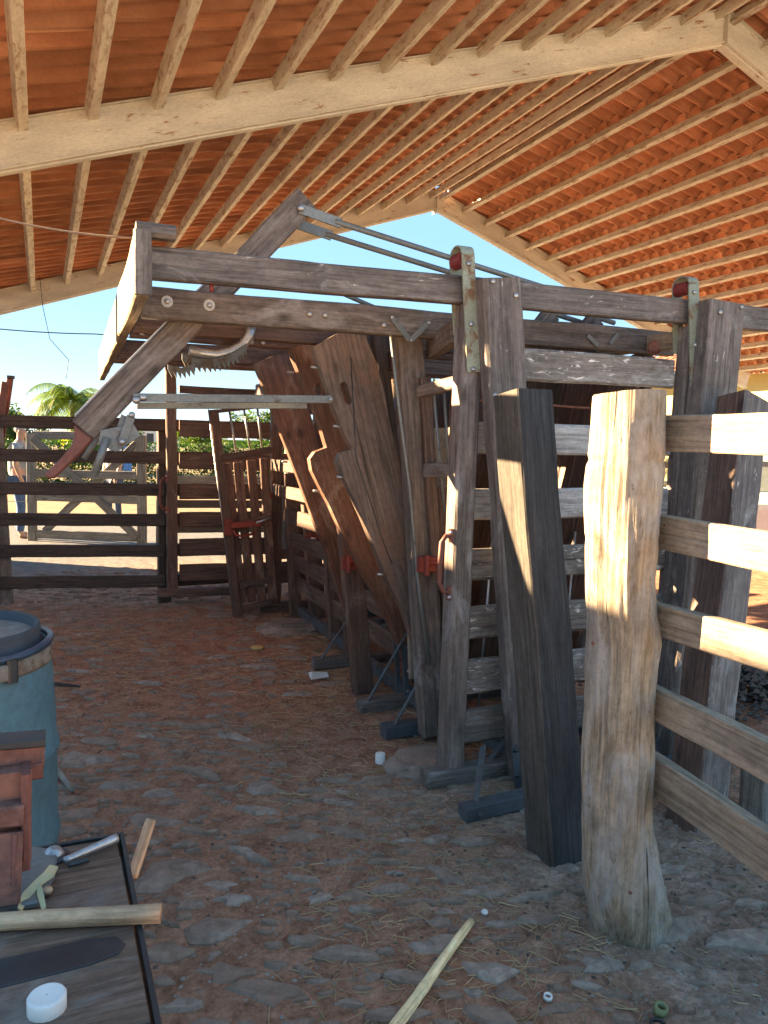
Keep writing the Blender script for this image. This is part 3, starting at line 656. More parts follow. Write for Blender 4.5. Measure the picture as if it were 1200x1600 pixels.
P1 = panel(0, 0.62, 'panel_grey',
  [(0.826, 0.620, 1.981), (0.959, 0.620, 2.061), (1.075, 0.620, 2.085), (1.149, 0.620, 1.934), (1.198, 0.620, 1.787), (1.221, 0.620, 1.666), (1.286, 0.620, 1.440), (1.369, 0.620, 1.150), (1.411, 0.620, 0.941), (1.453, 0.620, 0.632), (1.492, 0.620, 0.283), (1.466, 0.620, 0.278), (1.405, 0.620, 0.464), (1.334, 0.620, 0.657), (1.259, 0.620, 0.785), (1.184, 0.620, 0.955), (1.093, 0.620, 1.154), (1.019, 0.620, 1.303), (0.970, 0.620, 1.388), (0.956, 0.620, 1.436), (0.975, 0.620, 1.477), (1.032, 0.620, 1.494), (1.001, 0.620, 1.551), (0.938, 0.620, 1.687), (0.880, 0.620, 1.840)],
  slot=((1.008, 0.620, 1.734), (0.983, 0.620, 1.802)), root=((1.478, 0.620, 0.277), (0.959, 0.620, 2.061)),
  nuts=((0.854, 0.600, 1.883), (0.924, 0.600, 1.742), (0.973, 0.600, 1.603), (0.994, 0.600, 1.354), (1.221, 0.600, 0.857)), label='nearest neck panel, brown with a slotted hole')
P2 = panel(0, 1.02, 'panel',
  [(0.814, 1.020, 2.015), (0.944, 1.020, 2.071), (1.034, 1.020, 2.085), (1.161, 1.020, 1.711), (1.302, 1.020, 1.288), (1.436, 1.020, 0.921), (1.558, 1.020, 0.542), (1.609, 1.020, 0.148), (1.576, 1.020, 0.136), (1.489, 1.020, 0.357), (1.413, 1.020, 0.513), (1.327, 1.020, 0.667), (1.235, 1.020, 0.825), (1.121, 1.020, 1.038), (1.051, 1.020, 1.182), (0.991, 1.020, 1.288), (0.946, 1.020, 1.375), (0.935, 1.020, 1.437), (0.963, 1.020, 1.476), (1.028, 1.020, 1.501), (0.990, 1.020, 1.619), (0.923, 1.020, 1.771), (0.861, 1.020, 1.910)],
  slot=((0.984, 1.020, 1.780), (0.969, 1.020, 1.821)), root=((1.589, 1.020, 0.135), (0.944, 1.020, 2.071)),
  nuts=((0.842, 1.000, 1.891), (0.993, 1.000, 1.261)))
P3 = panel(0, 1.95, 'panel',
  [(0.827, 1.950, 2.029), (0.953, 1.950, 2.086), (1.085, 1.950, 2.123), (1.148, 1.950, 1.915), (1.226, 1.950, 1.666), (1.335, 1.950, 1.239), (1.471, 1.950, 0.798), (1.542, 1.950, 0.483), (1.576, 1.950, 0.163), (1.539, 1.950, 0.157), (1.468, 1.950, 0.397), (1.381, 1.950, 0.660), (1.295, 1.950, 0.882), (1.244, 1.950, 0.997), (1.138, 1.950, 1.273), (1.048, 1.950, 1.492), (0.969, 1.950, 1.678), (0.900, 1.950, 1.861)],
  root=((1.558, 1.950, 0.156), (0.953, 1.950, 2.086)),
  nuts=((1.057, 1.930, 1.400), (1.262, 1.930, 0.886)))
# right-hand halves of the neck panels, standing behind
for v, us in ((0.70, 1.90), (1.10, 1.92), (2.03, 1.94)):
    board(chute, 'neck_panel', (us, v + 0.05, 0.25), (us + 0.36, v + 0.05, 1.98), 0.24, 0.04, UX, 'farwood', cham=0.008)
# seam line between the two boards of the nearest panel: a thin cover strip set on it
tube(chute, 'panel_rod', [(1.017, 0.590, 1.938), (1.053, 0.590, 1.454), (1.213, 0.590, 1.017), (1.258, 0.590, 0.917)], 0.0035, 'dark_metal', 5)
# feet: cross timbers on blue channels, with diagonal stays
foot = [(0.60, 1.235, 1.53), (1.01, 1.245, 1.54), (1.92, 1.25, 1.55), (2.95, 1.30, 1.58)]
for v, u0, u1 in foot:
    board(chute, 'foot_timber', (u0, v, 0.032), (u1 + 0.9, v + 0.02, 0.032), 0.075, 0.08, UZ, 'blue_metal' if v < 0.7 else 'chute_grey')
    if v < 2.5:
        t = V(u1 - 0.03, v - 0.03, 0.42 if v < 1.5 else 0.38)
        flat(chute, (u0 + 0.05, v - 0.03, 0.07), t, 0.024, 0.008, UY, 'blue_metal', 'stay')
        flat(chute, t, t + V(0.035, -0.02, 0.055), 0.024, 0.008, UY, 'blue_metal', 'stay')
        flat(chute, (u1, v - 0.025, 0.02), (u1 - 0.03, v - 0.025, 0.38), 0.03, 0.02, UX, 'blue_metal', 'upright')
        flat(chute, (u1 + 0.01, v + 0.12, 0.02), (u1 - 0.02, v + 0.12, 0.36), 0.03, 0.02, UX, 'blue_metal', 'upright')
        for h in (0.10, 0.22, 0.36): bolt(chute, (u1 - 0.01 * h, v - 0.036, h), (0, -1, 0), 0.010)
board(chute, 'base_channel', (1.555, 0.30, 0.075), (1.575, 3.4, 0.075), 0.075, 0.05, UZ, 'blue_metal', cham=0.003)
board(chute, 'base_channel', (2.20, -0.30, 0.075), (2.20, 3.4, 0.075), 0.075, 0.05, UZ, 'blue_metal', cham=0.003)
# near blue steel foot under the entry
a = V(*(1.200, -0.351, 0.000)); b = V(*(1.499, -0.276, 0.000))
board(chute, 'foot_channel', V(a.x, a.y, 0.035), V(b.x + 0.9, b.y + 0.03, 0.035), 0.06, 0.07, UZ, 'blue_metal', cham=0.003)
hexnut(chute, V(a.x + 0.06, a.y - 0.037, 0.035), (0, -1, 0), 0.012, 'blue_metal')
flat(chute, V(a.x + 0.07, a.y + 0.02, 0.06), (1.402, -0.150, 0.214), 0.03, 0.008, UY, 'blue_metal', 'stay')
flat(chute, (1.593, -0.160, -0.073), (1.556, -0.160, 0.198), 0.035, 0.008, UX, 'blue_metal', 'foot_plate')
for px in ((1.556, -0.166, 0.180), (1.571, -0.166, 0.060)): bolt(chute, px, (0, -1, 0), 0.012, 'dark_metal')
flat(chute, (1.50, 0.0, 0.05), (1.72, 0.05, 0.22), 0.03, 0.01, UY, 'blue_metal', 'stay'); flat(chute, (1.86, -0.2, 0.05), (1.84, -0.16, 0.27), 0.03, 0.01, UX, 'blue_metal', 'upright')
board(chute, 'base_channel', (1.66, -0.28, 0.09), (1.62, 0.28, 0.09), 0.055, 0.05, UZ, 'blue_metal', cham=0.003)
# red latches on the posts
def latch(p, s=1.0, hook=True):
    p = V(*p)
    L0 = board(chute, 'latch', p, p + V(0.085 * s, 0, 0), 0.075 * s, 0.05, UZ, 'red_metal', cham=0.004, wob=0)
    board(L0, 'pin', p + V(0.02, -0.03, 0.012), p + V(0.20 * s, -0.03, 0.006), 0.02, 0.02, UZ, 'red_metal', wob=0)
    board(L0, 'lug', p + V(0.03, -0.035, -0.05 * s), p + V(0.03, -0.035, 0.05 * s), 0.022, 0.03, UX, 'red_metal', wob=0)
    if hook: tube(L0, 'hook', [p + V(0.13 * s, -0.03, -0.01), p + V(0.12 * s, -0.06, -0.08 * s), p + V(0.17 * s, -0.06, -0.13 * s), p + V(0.21 * s, -0.04, -0.12 * s)], 0.008, 'red_metal', 6)
latch((1.322, 0.400, 0.936)); latch((1.204, 1.220, 0.826)); latch((1.502, 3.020, 0.752), 1.1)

# levers
def lever(v, shift=(0, 0, 0), grip_mat='pink_red', px=None):
    s = V(*shift)
    c0 = V(*(-0.206, 0.470, 1.552)) + s; c1 = V(*(0.740, 0.470, 2.616)) + s
    c0.y = c1.y = v
    A = board(chute, 'lever_arm', c0, c1, 0.118, 0.045, (0.73, 0, -0.68), 'chute_grey', cham=0.008)
    flat(A, c0 + V(-0.035, 0, 0.06), c0.lerp(c1, 0.60) + V(-0.044, 0, 0.045), 0.03, 0.006, UY, 'galv', 'edge_strap')
    out = [V(*q) + s for q in ((-0.246, 0.470, 1.575), (-0.242, 0.470, 1.525), (-0.257, 0.470, 1.484), (-0.297, 0.470, 1.433), (-0.357, 0.470, 1.368), (-0.354, 0.470, 1.350), (-0.320, 0.470, 1.350), (-0.275, 0.470, 1.396), (-0.215, 0.470, 1.458), (-0.166, 0.470, 1.516))]
    mf = Matrix.Translation((out[0].x, v, out[0].z)) @ Matrix.Rotation(R(90), 4, 'X'); inv = mf.inverted()
    G = prism(A, 'grip', [tuple((inv @ V(q.x, v, q.z)).to_2d()) for q in out], [], 0.045, mf @ Matrix.Translation((0, 0, -0.0225)), grip_mat, 0.009)
    return A
A1 = lever(0.445); A2 = lever(0.62, (0.0, 0, 0.0))
for k in (0, 1):
    v = 0.415 if k == 0 else 0.59
    p = [V(*(0.701, 0.415, 2.562)), V(*(0.898, 0.415, 2.522)), V(*(2.074, 0.415, 2.355))]
    p = [V(q.x + 0.01 * k, v, q.z - 0.012 * k) for q in p]
    flat(chute, p[0], p[1], 0.045, 0.01, UZ, 'grey_metal', 'rod_plate'); tube(chute, 'connecting_rod', [p[1] + V(-0.03, 0, 0.005), p[2] + V(0.5, 0, -0.11)], 0.014, 'grey_metal', 8)
    bolt(chute, p[0] + V(0.005, -0.006, 0), (0, -1, 0), 0.018, 'galv')
tube(chute, 'connecting_rod', [(0.970, 0.800, 2.310), (1.271, 0.800, 2.217)], 0.012, 'grey_metal', 8)
tube(chute, 'connecting_rod', [(2.018, 0.500, 2.250), (2.324, 0.500, 2.195)], 0.014, 'grey_metal', 8)
# second pair of lever heads on the far side wall
for u in (2.05, 2.33): board(chute, 'lever_arm', (u + 0.03, 0.46, 2.22), (u - 0.22, 0.50, 1.9), 0.10, 0.045, (0.7, 0, -0.7), 'chute_grey')
# grey link bars from lever to the first panel
board(chute, 'link_bar', (-0.012, 0.410, 1.693), (0.860, 0.410, 1.723), 0.035, 0.02, UZ, 'grey_metal', cham=0.002, wob=0)
board(chute, 'link_bar', (0.009, 0.500, 1.664), (0.767, 0.500, 1.694), 0.028, 0.03, UZ, 'grey_metal', cham=0.002, wob=0)
tube(chute, 'pivot_pin', [(0.850, 0.380, 1.721), (0.934, 0.640, 1.738)], 0.010, 'galv', 8)
for px in ((-0.000, 0.398, 1.683), (0.028, 0.398, 1.695)): bolt(chute, px, (0, -1, 0), 0.018, 'galv')
# linkage under the first lever
for p0, p1, v in (((-0.021, 0.400, 1.615), (-0.058, 0.400, 1.505), 0), ((-0.042, 0.440, 1.616), (-0.081, 0.440, 1.501), 0)):
    flat(chute, p0, p1, 0.035, 0.012, UX, 'grey_metal', 'link_plate')
for px in ((-0.019, 0.392, 1.620), (-0.058, 0.392, 1.507)): bolt(chute, px, (0, -1, 0), 0.014, 'galv')
prism(chute, 'gusset_plate', [(0, 0), (0.13, 0.03), (0.16, -0.02), (0.06, -0.09), (-0.01, -0.06)], [], 0.012, Matrix.Translation((-0.142, 0.420, 1.553)) @ Matrix.Rotation(R(90), 4, 'X'), 'grey_metal', 0.002)
tube(chute, 'handle_rod', [(-0.118, 0.400, 1.522), (-0.167, 0.400, 1.370)], 0.016, 'grey_metal', 10); tube(chute, 'handle_rod', [(-0.150, 0.600, 1.519), (-0.206, 0.600, 1.429)], 0.013, 'grey_metal', 10)
# toothed racks and the bent pipe
def rack(v, pts, tooth=0.034, up=0.05):
    pts = [V(*p) for p in pts]; low = []; hi = []
    n = len(pts)
    for i in range(n - 1):
        a, b = pts[i], pts[i + 1]; m_ = 3
        for k in range(m_):
            t = k / m_; q = a.lerp(b, t); low.append((q.x, q.z)); q2 = a.lerp(b, t + 0.75 / m_); low.append((q2.x + 0.004, q2.z - tooth))
    low.append((pts[-1].x, pts[-1].z)); hi = [(p.x, p.z + up) for p in reversed(pts)]
    mf = Matrix.Translation((0, v, 0)) @ Matrix.Rotation(R(90), 4, 'X')
    prism(chute, 'toothed_rack', low + hi, [], 0.012, mf, 'rack_metal', 0)
rack(0.70, ((0.160, 0.700, 1.846), (0.221, 0.700, 1.835), (0.282, 0.700, 1.856)), up=0.02)
rack(0.74, ((0.229, 0.740, 1.898), (0.291, 0.740, 1.875), (0.366, 0.740, 1.876), (0.433, 0.740, 1.895), (0.494, 0.740, 1.929), (0.531, 0.740, 1.965)), up=0.03)
rack(0.84, ((0.278, 0.840, 1.929), (0.345, 0.840, 1.902), (0.419, 0.840, 1.916), (0.482, 0.840, 1.945)), up=0.03)
tube(chute, 'bent_pipe', [(0.567, 0.780, 2.090), (0.555, 0.780, 2.033), (0.520, 0.780, 1.985), (0.464, 0.780, 1.953), (0.397, 0.780, 1.933), (0.327, 0.780, 1.938), (0.270, 0.780, 1.952)], 0.026, 'galv', 12)
board(chute, 'pipe_flange', (0.540, 0.760, 2.109), (0.603, 0.760, 2.105), 0.03, 0.06, UZ, 'galv', wob=0)
board(chute, 'hanger_block', (0.480, 0.900, 2.087), (0.480, 0.900, 2.005), 0.07, 0.05, UX, 'chute')

# ------------------------------------------------------------------ sliding gates
def handle(parent, p, s=1.0, mat='pink_red', side=-1):
    p = V(*p); q = [V(0, 0, 0.125), V(side * 0.028, -0.004, 0.128), V(side * 0.05, -0.006, 0.10), V(side * 0.056, -0.006, 0.0), V(side * 0.056, -0.006, -0.08), V(side * 0.035, -0.004, -0.115), V(0, 0, -0.13)]
    H = tube(parent, 'handle', [p + k * s for k in q], 0.011 * s, mat, 8)
    for z in (0.128, -0.128):
        board(H, 'mount', p + V(0, 0, z * s - 0.03 * s), p + V(0, 0, z * s + 0.03 * s), 0.03 * s, 0.022 * s, UX, mat, wob=0)
        bolt(H, p + V(-0.008, -0.012, z * s * 1.12), (0, -1, 0), 0.009, 'galv')
    return H
g1 = thing('sliding_gate', 'weathered grey slatted gate hung on two rollers across the near chute entry', 'sliding gate', (1.9, 0.03, 0), CH)
# left stile: measured front-left edge
board(g1, 'stile', (1.330, 0.020, 0.063), (1.359, 0.020, 2.129), 0.098, 0.10, UX, 'chute_grey', cham=0.009, label='left stile of the gate, lit along its left face')
board(g1, 'stile', (2.537, 0.030, -0.119), (2.608, 0.030, 2.133), 0.10, 0.08, UX, 'rail', cham=0.009)
rowsz = ((1.967, 1.822, 'slat'), (1.632, 1.487, 'slat_pale'), (1.33, 1.188, 'slat_pale'), (1.058, 0.912, 'slat'), (0.79, 0.638, 'slat'), (0.545, 0.385, 'slat'), (0.312, 0.15, 'chute_grey'))
for zt, zb, mt in rowsz:
    board(g1, 'slat', (1.33, 0.045, (zt + zb) / 2), (2.52, 0.045, (zt + zb) / 2 + 0.004), zt - zb, 0.034, UZ, mt, cham=0.013)
board(g1, 'bottom_bar', (1.185, -0.010, 0.040), (2.62, -0.005, 0.035), 0.078, 0.085, UZ, 'chute_grey', cham=0.006)
handle(g1, (1.289, -0.010, 0.998), 1.0)
def hanger(parent, px, ubase):
    p = V(*px)     # top centre in front of rail
    T = board(parent, 'hanger_strap', p + V(0.045, 0, -0.52), p + V(0, 0, -0.03), 0.062, 0.010, UX, 'green_metal', cham=0.001, wob=0)
    n = 8; pts = []
    for i in range(n + 1):
        t = math.pi * i / n; pts.append((0.058 - 0.058 * math.cos(t), 0.045 * math.sin(t)))
    vs = []; fs = []
    for (y, z) in pts:
        for dx in (-0.031, 0.031): vs.append((dx, y, z))
    for (y, z) in pts:
        k = 0.86; yy = 0.058 + (y - 0.058) * k
        for dx in (-0.031, 0.031): vs.append((dx, yy, z * k))
    m_ = (n + 1) * 2
    for i in range(n):
        a = i * 2; fs += [(a, a + 1, a + 3, a + 2), (m_ + a, m_ + a + 2, m_ + a + 3, m_ + a + 1), (a, a + 2, m_ + a + 2, m_ + a), (a + 1, m_ + a + 1, m_ + a + 3, a + 3)]
    put('hanger_loop', mesh('loop', vs, fs), M['green_metal'], T, Matrix.Translation(p + V(0, -0.005, -0.03)))
    flat(T, p + V(0.0, 0.110, -0.03), p + V(0.03, 0.110, -0.35), 0.062, 0.008, UX, 'green_metal', 'back_strap')
    w = tube(T, 'roller', [p + V(-0.006, 0.015, -0.045), p + V(-0.006, 0.095, -0.045)], 0.034, 'red_rubber', 24, False)
    for f in (0.02, 0.27, 0.46): bolt(T, p + V(0.045 * (f / 0.52), -0.006, -0.05 - f), (0, -1, 0), 0.012, 'galv')
hanger(g1, (1.312, -0.042, 2.359), 0); hanger(g1, (2.544, -0.042, 2.356), 0)

g2 = thing('sliding_gate', 'brown slatted gate just right of the leaning red-latched door, small red handle', 'sliding gate', (1.9, 3.76, 0), CH)
board(g2, 'stile', (1.440, 3.760, 0.003), (1.436, 3.760, 2.269), 0.10, 0.08, UX, 'chute', cham=0.008)
for y0, y1 in ((772, 798), (797, 826), (828, 856), (862, 889), (905, 932)):
    zc = 0.0
for zt, zb in ((0.97, 0.85), (0.82, 0.69), (0.62, 0.48), (0.42, 0.26), (1.25, 1.12), (1.62, 1.50), (1.92, 1.80)):
    board(g2, 'slat', (1.42, 3.78, (zt + zb) / 2), (2.5, 3.78, (zt + zb) / 2), zt - zb, 0.034, UZ, 'chute', cham=0.012)
board(g2, 'bottom_bar', (1.289, 3.720, 0.044), (2.232, 3.720, 0.086), 0.085, 0.085, UZ, 'chute', cham=0.006)
handle(g2, (1.376, 3.700, 0.935), 1.05, 'red_metal')
flat(g2, (1.505, 3.710, 0.578), (1.500, 3.710, 1.042), 0.035, 0.01, UX, 'grey_metal', 'guide_strip')

g3 = thing('sliding_gate', 'farthest brown seven-slat gate at the chute end, red handle on its left stile', 'sliding gate', (1.3, 4.33, 0), CH)
board(g3, 'stile', (0.590, 4.300, 0.125), (0.582, 4.300, 2.212), 0.095, 0.08, UX, 'chute', cham=0.008)
board(g3, 'stile', (2.0, 4.34, 0.1), (2.0, 4.34, 2.15), 0.10, 0.08, UX, 'chute', cham=0.008)
for y0, y1 in ((604, 614), (656, 683), (707, 734), (756, 780), (800, 825), (842, 870), (882, 911)):
    pass
gy = (((0.637, 4.330, 2.008)[2], 0.07), ((0.636, 4.330, 1.651)[2], 0.155), ((0.636, 4.330, 1.349)[2], 0.150), ((0.635, 4.330, 1.064)[2], 0.145), ((0.635, 4.330, 0.801)[2], 0.145), ((0.635, 4.330, 0.536)[2], 0.165), ((0.634, 4.330, 0.294)[2], 0.165))
for zc, hh in gy: board(g3, 'slat', (0.66, 4.33, zc), (1.98, 4.33, zc - 0.006), hh, 0.034, UZ, 'chute', cham=0.012)
board(g3, 'bottom_bar', (0.455, 4.280, 0.130), (1.504, 4.280, 0.108), 0.075, 0.085, UZ, 'chute', cham=0.006)
handle(g3, (0.541, 4.260, 1.045), 1.15, 'pink_red')

# leaning door with upright boards and a red latch
dr = thing('chute_door', 'narrow leaning brown door of upright boards with thin bars above and a bright red latch', 'chute door', (1.15, 3.7, 0), CH)
sl0, sl1 = V(*(1.068, 3.620, 0.015)), V(*(0.852, 3.620, 1.801))
sr0, sr1 = V(*(1.463, 3.620, 0.089)), V(*(1.229, 3.620, 2.035))
board(dr, 'stile', sl0, sl1, 0.078, 0.06, UX, 'chute', cham=0.006)
tube(dr, 'edge_strip', [sl0 + V(-0.045, -0.03, 0.1), sl1 + V(-0.045, -0.03, 0)], 0.006, 'galv', 6)
def dl(a, b): return V(*a), V(*b)
for A_, B_, hh in (((0.914, 3.600, 1.391), (1.353, 3.600, 1.470), 0.062), ((1.010, 3.600, 0.774), (1.358, 3.600, 0.892), 0.05), ((1.079, 3.600, 0.284), (1.363, 3.600, 0.328), 0.055), ((1.103, 3.600, 0.073), (1.365, 3.600, 0.127), 0.055), ((0.865, 3.600, 1.785), (1.237, 3.600, 1.837), 0.03)):
    board(dr, 'cross_rail', A_, B_, hh, 0.03, UZ, 'chute')
for x0, y0, x1, y1, w in ((359, 722, 395, 940, 0.085), (378, 720, 402, 938, 0.085), (397, 716, 418, 936, 0.085)):
    pass
for A_, B_ in (((1.065, 3.640, 1.359), (1.201, 3.640, 0.128)), ((1.182, 3.640, 1.378), (1.287, 3.640, 0.135)), ((1.294, 3.640, 1.396), (1.386, 3.640, 0.141)), ((0.971, 3.640, 1.347), (1.111, 3.640, 0.122))):
    board(dr, 'upright_board', B_, A_, 0.078, 0.026, UX, 'panel', cham=0.006)
for A_, B_ in (((0.987, 3.620, 1.806), (1.055, 3.620, 1.415)), ((1.113, 3.620, 1.822), (1.177, 3.620, 1.428)), ((1.230, 3.620, 1.838), (1.278, 3.620, 1.441))):
    tube(dr, 'thin_bar', [A_, B_], 0.009, 'galv', 6)
p = V(*(0.967, 3.550, 0.814)); L0 = board(dr, 'latch', p + V(0, 0, -0.08), p + V(0.0, 0, 0.06), 0.07, 0.05, UX, 'red_metal', wob=0, cham=0.004)
board(L0, 'bolt_bar', p + V(0.02, -0.03, 0.005), (1.249, 3.520, 0.839), 0.05, 0.03, UZ, 'red_metal', wob=0, cham=0.004)
tube(L0, 'hook', [(1.002, 3.500, 0.785), (1.024, 3.500, 0.741), (1.090, 3.500, 0.728), (1.189, 3.500, 0.754)], 0.012, 'red_metal', 7)
tube(L0, 'pin', [(1.202, 3.510, 0.841), (1.336, 3.510, 0.884)], 0.012, 'galv', 7)

# ------------------------------------------------------------------ right-hand fence: natural log post with sawn planks
fn = thing('plank_fence', 'pale rough-hewn log post with five sunlit sawn planks running off to the right', 'fence', (1.62, 1.80, 0))
prof = [(615, 933, 1034), (640, 931, 1034), (700, 927, 1033), (760, 921, 1029), (800, 919, 1026), (850, 920, 1023), (900, 921, 1020), (950, 921, 1022), (1000, 922, 1026), (1040, 921, 1021), (1100, 918, 1017), (1200, 916, 1015), (1280, 914, 1013), (1340, 915, 1016), (1380, 919, 1026), (1410, 927, 1034), (1440, 934, 1036), (1468, 950, 1030)]
lp = [((1.492, 1.830, 1.675), (1.701, 1.790, 1.683)), ((1.490, 1.830, 1.628), (1.704, 1.790, 1.635)), ((1.487, 1.830, 1.515), (1.709, 1.790, 1.520)), ((1.479, 1.830, 1.402), (1.707, 1.790, 1.404)), ((1.478, 1.830, 1.326), (1.704, 1.790, 1.326)), ((1.485, 1.830, 1.230), (1.703, 1.790, 1.228)), ((1.493, 1.830, 1.133), (1.702, 1.790, 1.130)), ((1.498, 1.830, 1.036), (1.713, 1.790, 1.029)), ((1.506, 1.830, 0.937), (1.730, 1.790, 0.928)), ((1.508, 1.830, 0.858), (1.722, 1.790, 0.848)), ((1.507, 1.830, 0.739), (1.720, 1.790, 0.726)), ((1.512, 1.830, 0.536), (1.728, 1.790, 0.519)), ((1.516, 1.830, 0.373), (1.733, 1.790, 0.352)), ((1.525, 1.830, 0.247), (1.755, 1.790, 0.221)), ((1.537, 1.830, 0.161), (1.787, 1.790, 0.128)), ((1.556, 1.830, 0.094), (1.813, 1.790, 0.058)), ((1.574, 1.830, 0.026), (1.823, 1.790, -0.010)), ((1.591, 1.830, -0.052), (1.817, 1.790, -0.085))]
vs = []; fs = []; n = 64; zs = []; K = []
vd = V(0.407, -0.913, 0).normalized() * 1.0        # across the view
side = V(0.74, -0.67, 0).normalized()
for a, b in lp:
    a = V(*a); b = V(*b); K.append(((a.z + b.z) / 2, (a + b) / 2, (V(b.x, b.y, 0) - V(a.x, a.y, 0)).length / 2))
K.sort(key=lambda k: k[0]); K = [(-0.15, K[0][1], K[0][2])] + K
def kz(z):
    for i in range(len(K) - 1):
        if K[i][0] <= z <= K[i + 1][0]:
            t = (z - K[i][0]) / max(1e-6, K[i + 1][0] - K[i][0]); return K[i][1].lerp(K[i + 1][1], t), K[i][2] * (1 - t) + K[i + 1][2] * t
    return K[-1][1], K[-1][2]
ztop = K[-1][0]; m_ = 110; fl_ = [random.uniform(-0.012, 0.010) for _ in range(9)]
for i in range(m_ + 1):
    z = -0.15 + (ztop + 0.15) * i / m_; c, r_ = kz(z); r_ *= 0.93
    for j in range(n):
        t = 2 * math.pi * j / n; q = j / n * 9
        fac = fl_[int(q) % 9] * (1 - q % 1) + fl_[(int(q) + 1) % 9] * (q % 1)
        axe = 0.010 * noise.noise(V(math.cos(t) * 1.5, math.sin(t) * 1.5, z * 5)) + 0.004 * noise.noise(V(math.cos(t) * 9, math.sin(t) * 9, z * 3)) + 0.0065 * abs(noise.noise(V(math.cos(t) * 11, math.sin(t) * 11, z * 1.5))) - 0.010 * max(0, noise.noise(V(math.cos(t) * 7, math.sin(t) * 7, z * 0.8 + 4)) - 0.35) + 0.014 * max(0, 1 - ((t - 5.35) / 0.42) ** 2 - ((z - 0.17) / 0.17) ** 2)
        notch = -0.006 * sum(max(0, 1 - abs(z - zz) / 0.012) for zz in (1.48, 1.24, 1.02, 0.79, 0.42)) * (0.5 + 0.5 * math.cos(t * 2 + 1))
        rad = r_ + fac + axe + notch
        vs.append((c.x + math.cos(t) * rad, c.y + math.sin(t) * rad, z + (0.008 * math.cos(t + 1) if i == m_ else 0)))
for i in range(m_):
    for j in range(n): fs.append((i * n + j, i * n + (j + 1) % n, (i + 1) * n + (j + 1) % n, (i + 1) * n + j))
vs.append((c.x, c.y, ztop + 0.002)); o = m_ * n
for j in range(n): fs.append((o + j, o + (j + 1) % n, len(vs) - 1))
mfl = Matrix.Translation((1.62, 1.80, 0)) @ Matrix.Rotation(R(-90), 4, 'Y'); inv = mfl.inverted()
LP = put('log_post', mesh('log', [inv @ V(*v) for v in vs], fs, False), M['log'], fn, mfl)
for px in ((1.410, 1.700, 0.967), (1.553, 1.660, 0.222)): bolt(fn, px, (-0.6, -0.8, 0), 0.006, 'rustred', 'nail')
for zt, zb, zt2, zb2 in ((1.620, 1.511, 1.608, 1.508), (1.317, 1.213, 1.305, 1.208), (1.042, 0.942, 1.055, 0.950), (0.784, 0.678, 0.768, 0.672), (0.572, 0.446, 0.550, 0.415)):
    p0 = V(1.745, 1.88, (zt + zb) / 2); p1 = V(1.70, 1.36, (zt2 + zb2) / 2); p2 = p0 + (p1 - p0) * 3.4
    P = board(fn, 'plank', p0, p2, (zt - zb), 0.038, UZ, 'plank', cham=0.004, wob=0.002, label='lowest plank, thick with a knotty split top edge' if zt < 0.6 else None)
    for dz_ in (0.025, -0.025): bolt(P, p0 + (p1 - p0) * 0.22 + V(-0.021, 0, dz_), (-1, 0, 0), 0.004, 'rustred', 'nail')
board(fn, 'post', (1.66, 0.18, -0.05), (1.66, 0.18, 1.7), 0.14, 0.12, UX, 'plank')

# ------------------------------------------------------------------ loose squared timbers
def timber(name, label, base, top, wl, wr, yaw, ml, mr, group=None, cham=0.006):
    """squared timber: yaw turns it so that one face looks left, one towards the viewer"""
    base = V(*base); top = V(*top)
    x = (top - base); h = V(math.cos(yaw), math.sin(yaw), 0)
    mf = frame_from(base - x.normalized() * 0.06, x, h)
    me = board_mesh(x.length + 0.06, wr, wl, cham, 0.005, 14); me.materials.append(M[mr]); me.materials.append(M[ml])
    o = put(name, me, None, None, mf); tag(o, label, 'timber', group); return o, me
def paint_left(o, me, key):
    me.materials.append(M[key])
    for p in me.polygons:
        if len(p.vertices) == 4 and (FM[o].to_3x3() @ p.normal).x < -0.55: p.material_index = len(me.materials) - 1
# near dark one: tarred wood throughout, left face coloured paler to stand for sunlight
o, me = timber('leaning_timber', 'thick blackish squared timber leaning at the chute corner beside the log post', (1.744, 2.248, 0.000), (1.682, 2.500, 1.724), 0.15, 0.176, R(5), 'tar', 'tar')
paint_left(o, me, 'tar_lit_side')
o, me = timber('leaning_timber', 'tall brown and bluish-grey squared timber leaning right, behind the plank fence', (2.422, 2.246, 0.000), (2.979, 2.620, 1.758), 0.155, 0.18, R(6), 'chute', 'rail')
paint_left(o, me, 'chute')
ob = board(None, 'post_stub', (2.733, 2.183, 0.000), V(*(2.733, 2.183, 0.000)) + V(0.02, 0.02, 0.30), 0.14, 0.12, UX, 'greywood'); tag(ob, 'short weathered stub post behind the lowest plank at the right edge', 'post')

# ------------------------------------------------------------------ barrel with lid and hose
BX, BY = -0.262, 2.50
br = thing('barrel', 'faded blue plastic drum with a corroded white clamp band, standing at the left edge', 'barrel', (BX, BY, 0))
def lathe(parent, name, prof, mat, c, n=48):
    vs = []; fs = []
    for (r_, z) in prof:
        for j in range(n): t = 2 * math.pi * j / n; vs.append((r_ * math.cos(t), r_ * math.sin(t), z))
    for i in range(len(prof) - 1):
        for j in range(n): fs.append((i * n + j, i * n + (j + 1) % n, (i + 1) * n + (j + 1) % n, (i + 1) * n + j))
    return put(name, mesh(name, vs, fs, True), M[mat], parent, Matrix.Translation(c))
lathe(br, 'body', [(0.01, 0.0), (0.27, 0.0), (0.285, 0.02), (0.289, 0.10), (0.291, 0.30), (0.297, 0.315), (0.297, 0.328), (0.290, 0.34), (0.291, 0.57), (0.298, 0.582), (0.298, 0.598), (0.290, 0.61), (0.288, 0.70), (0.282, 0.82), (0.274, 0.86), (0.272, 0.905), (0.262, 0.908), (0.262, 0.87), (0.01, 0.87)], 'barrel', (BX, BY, 0))
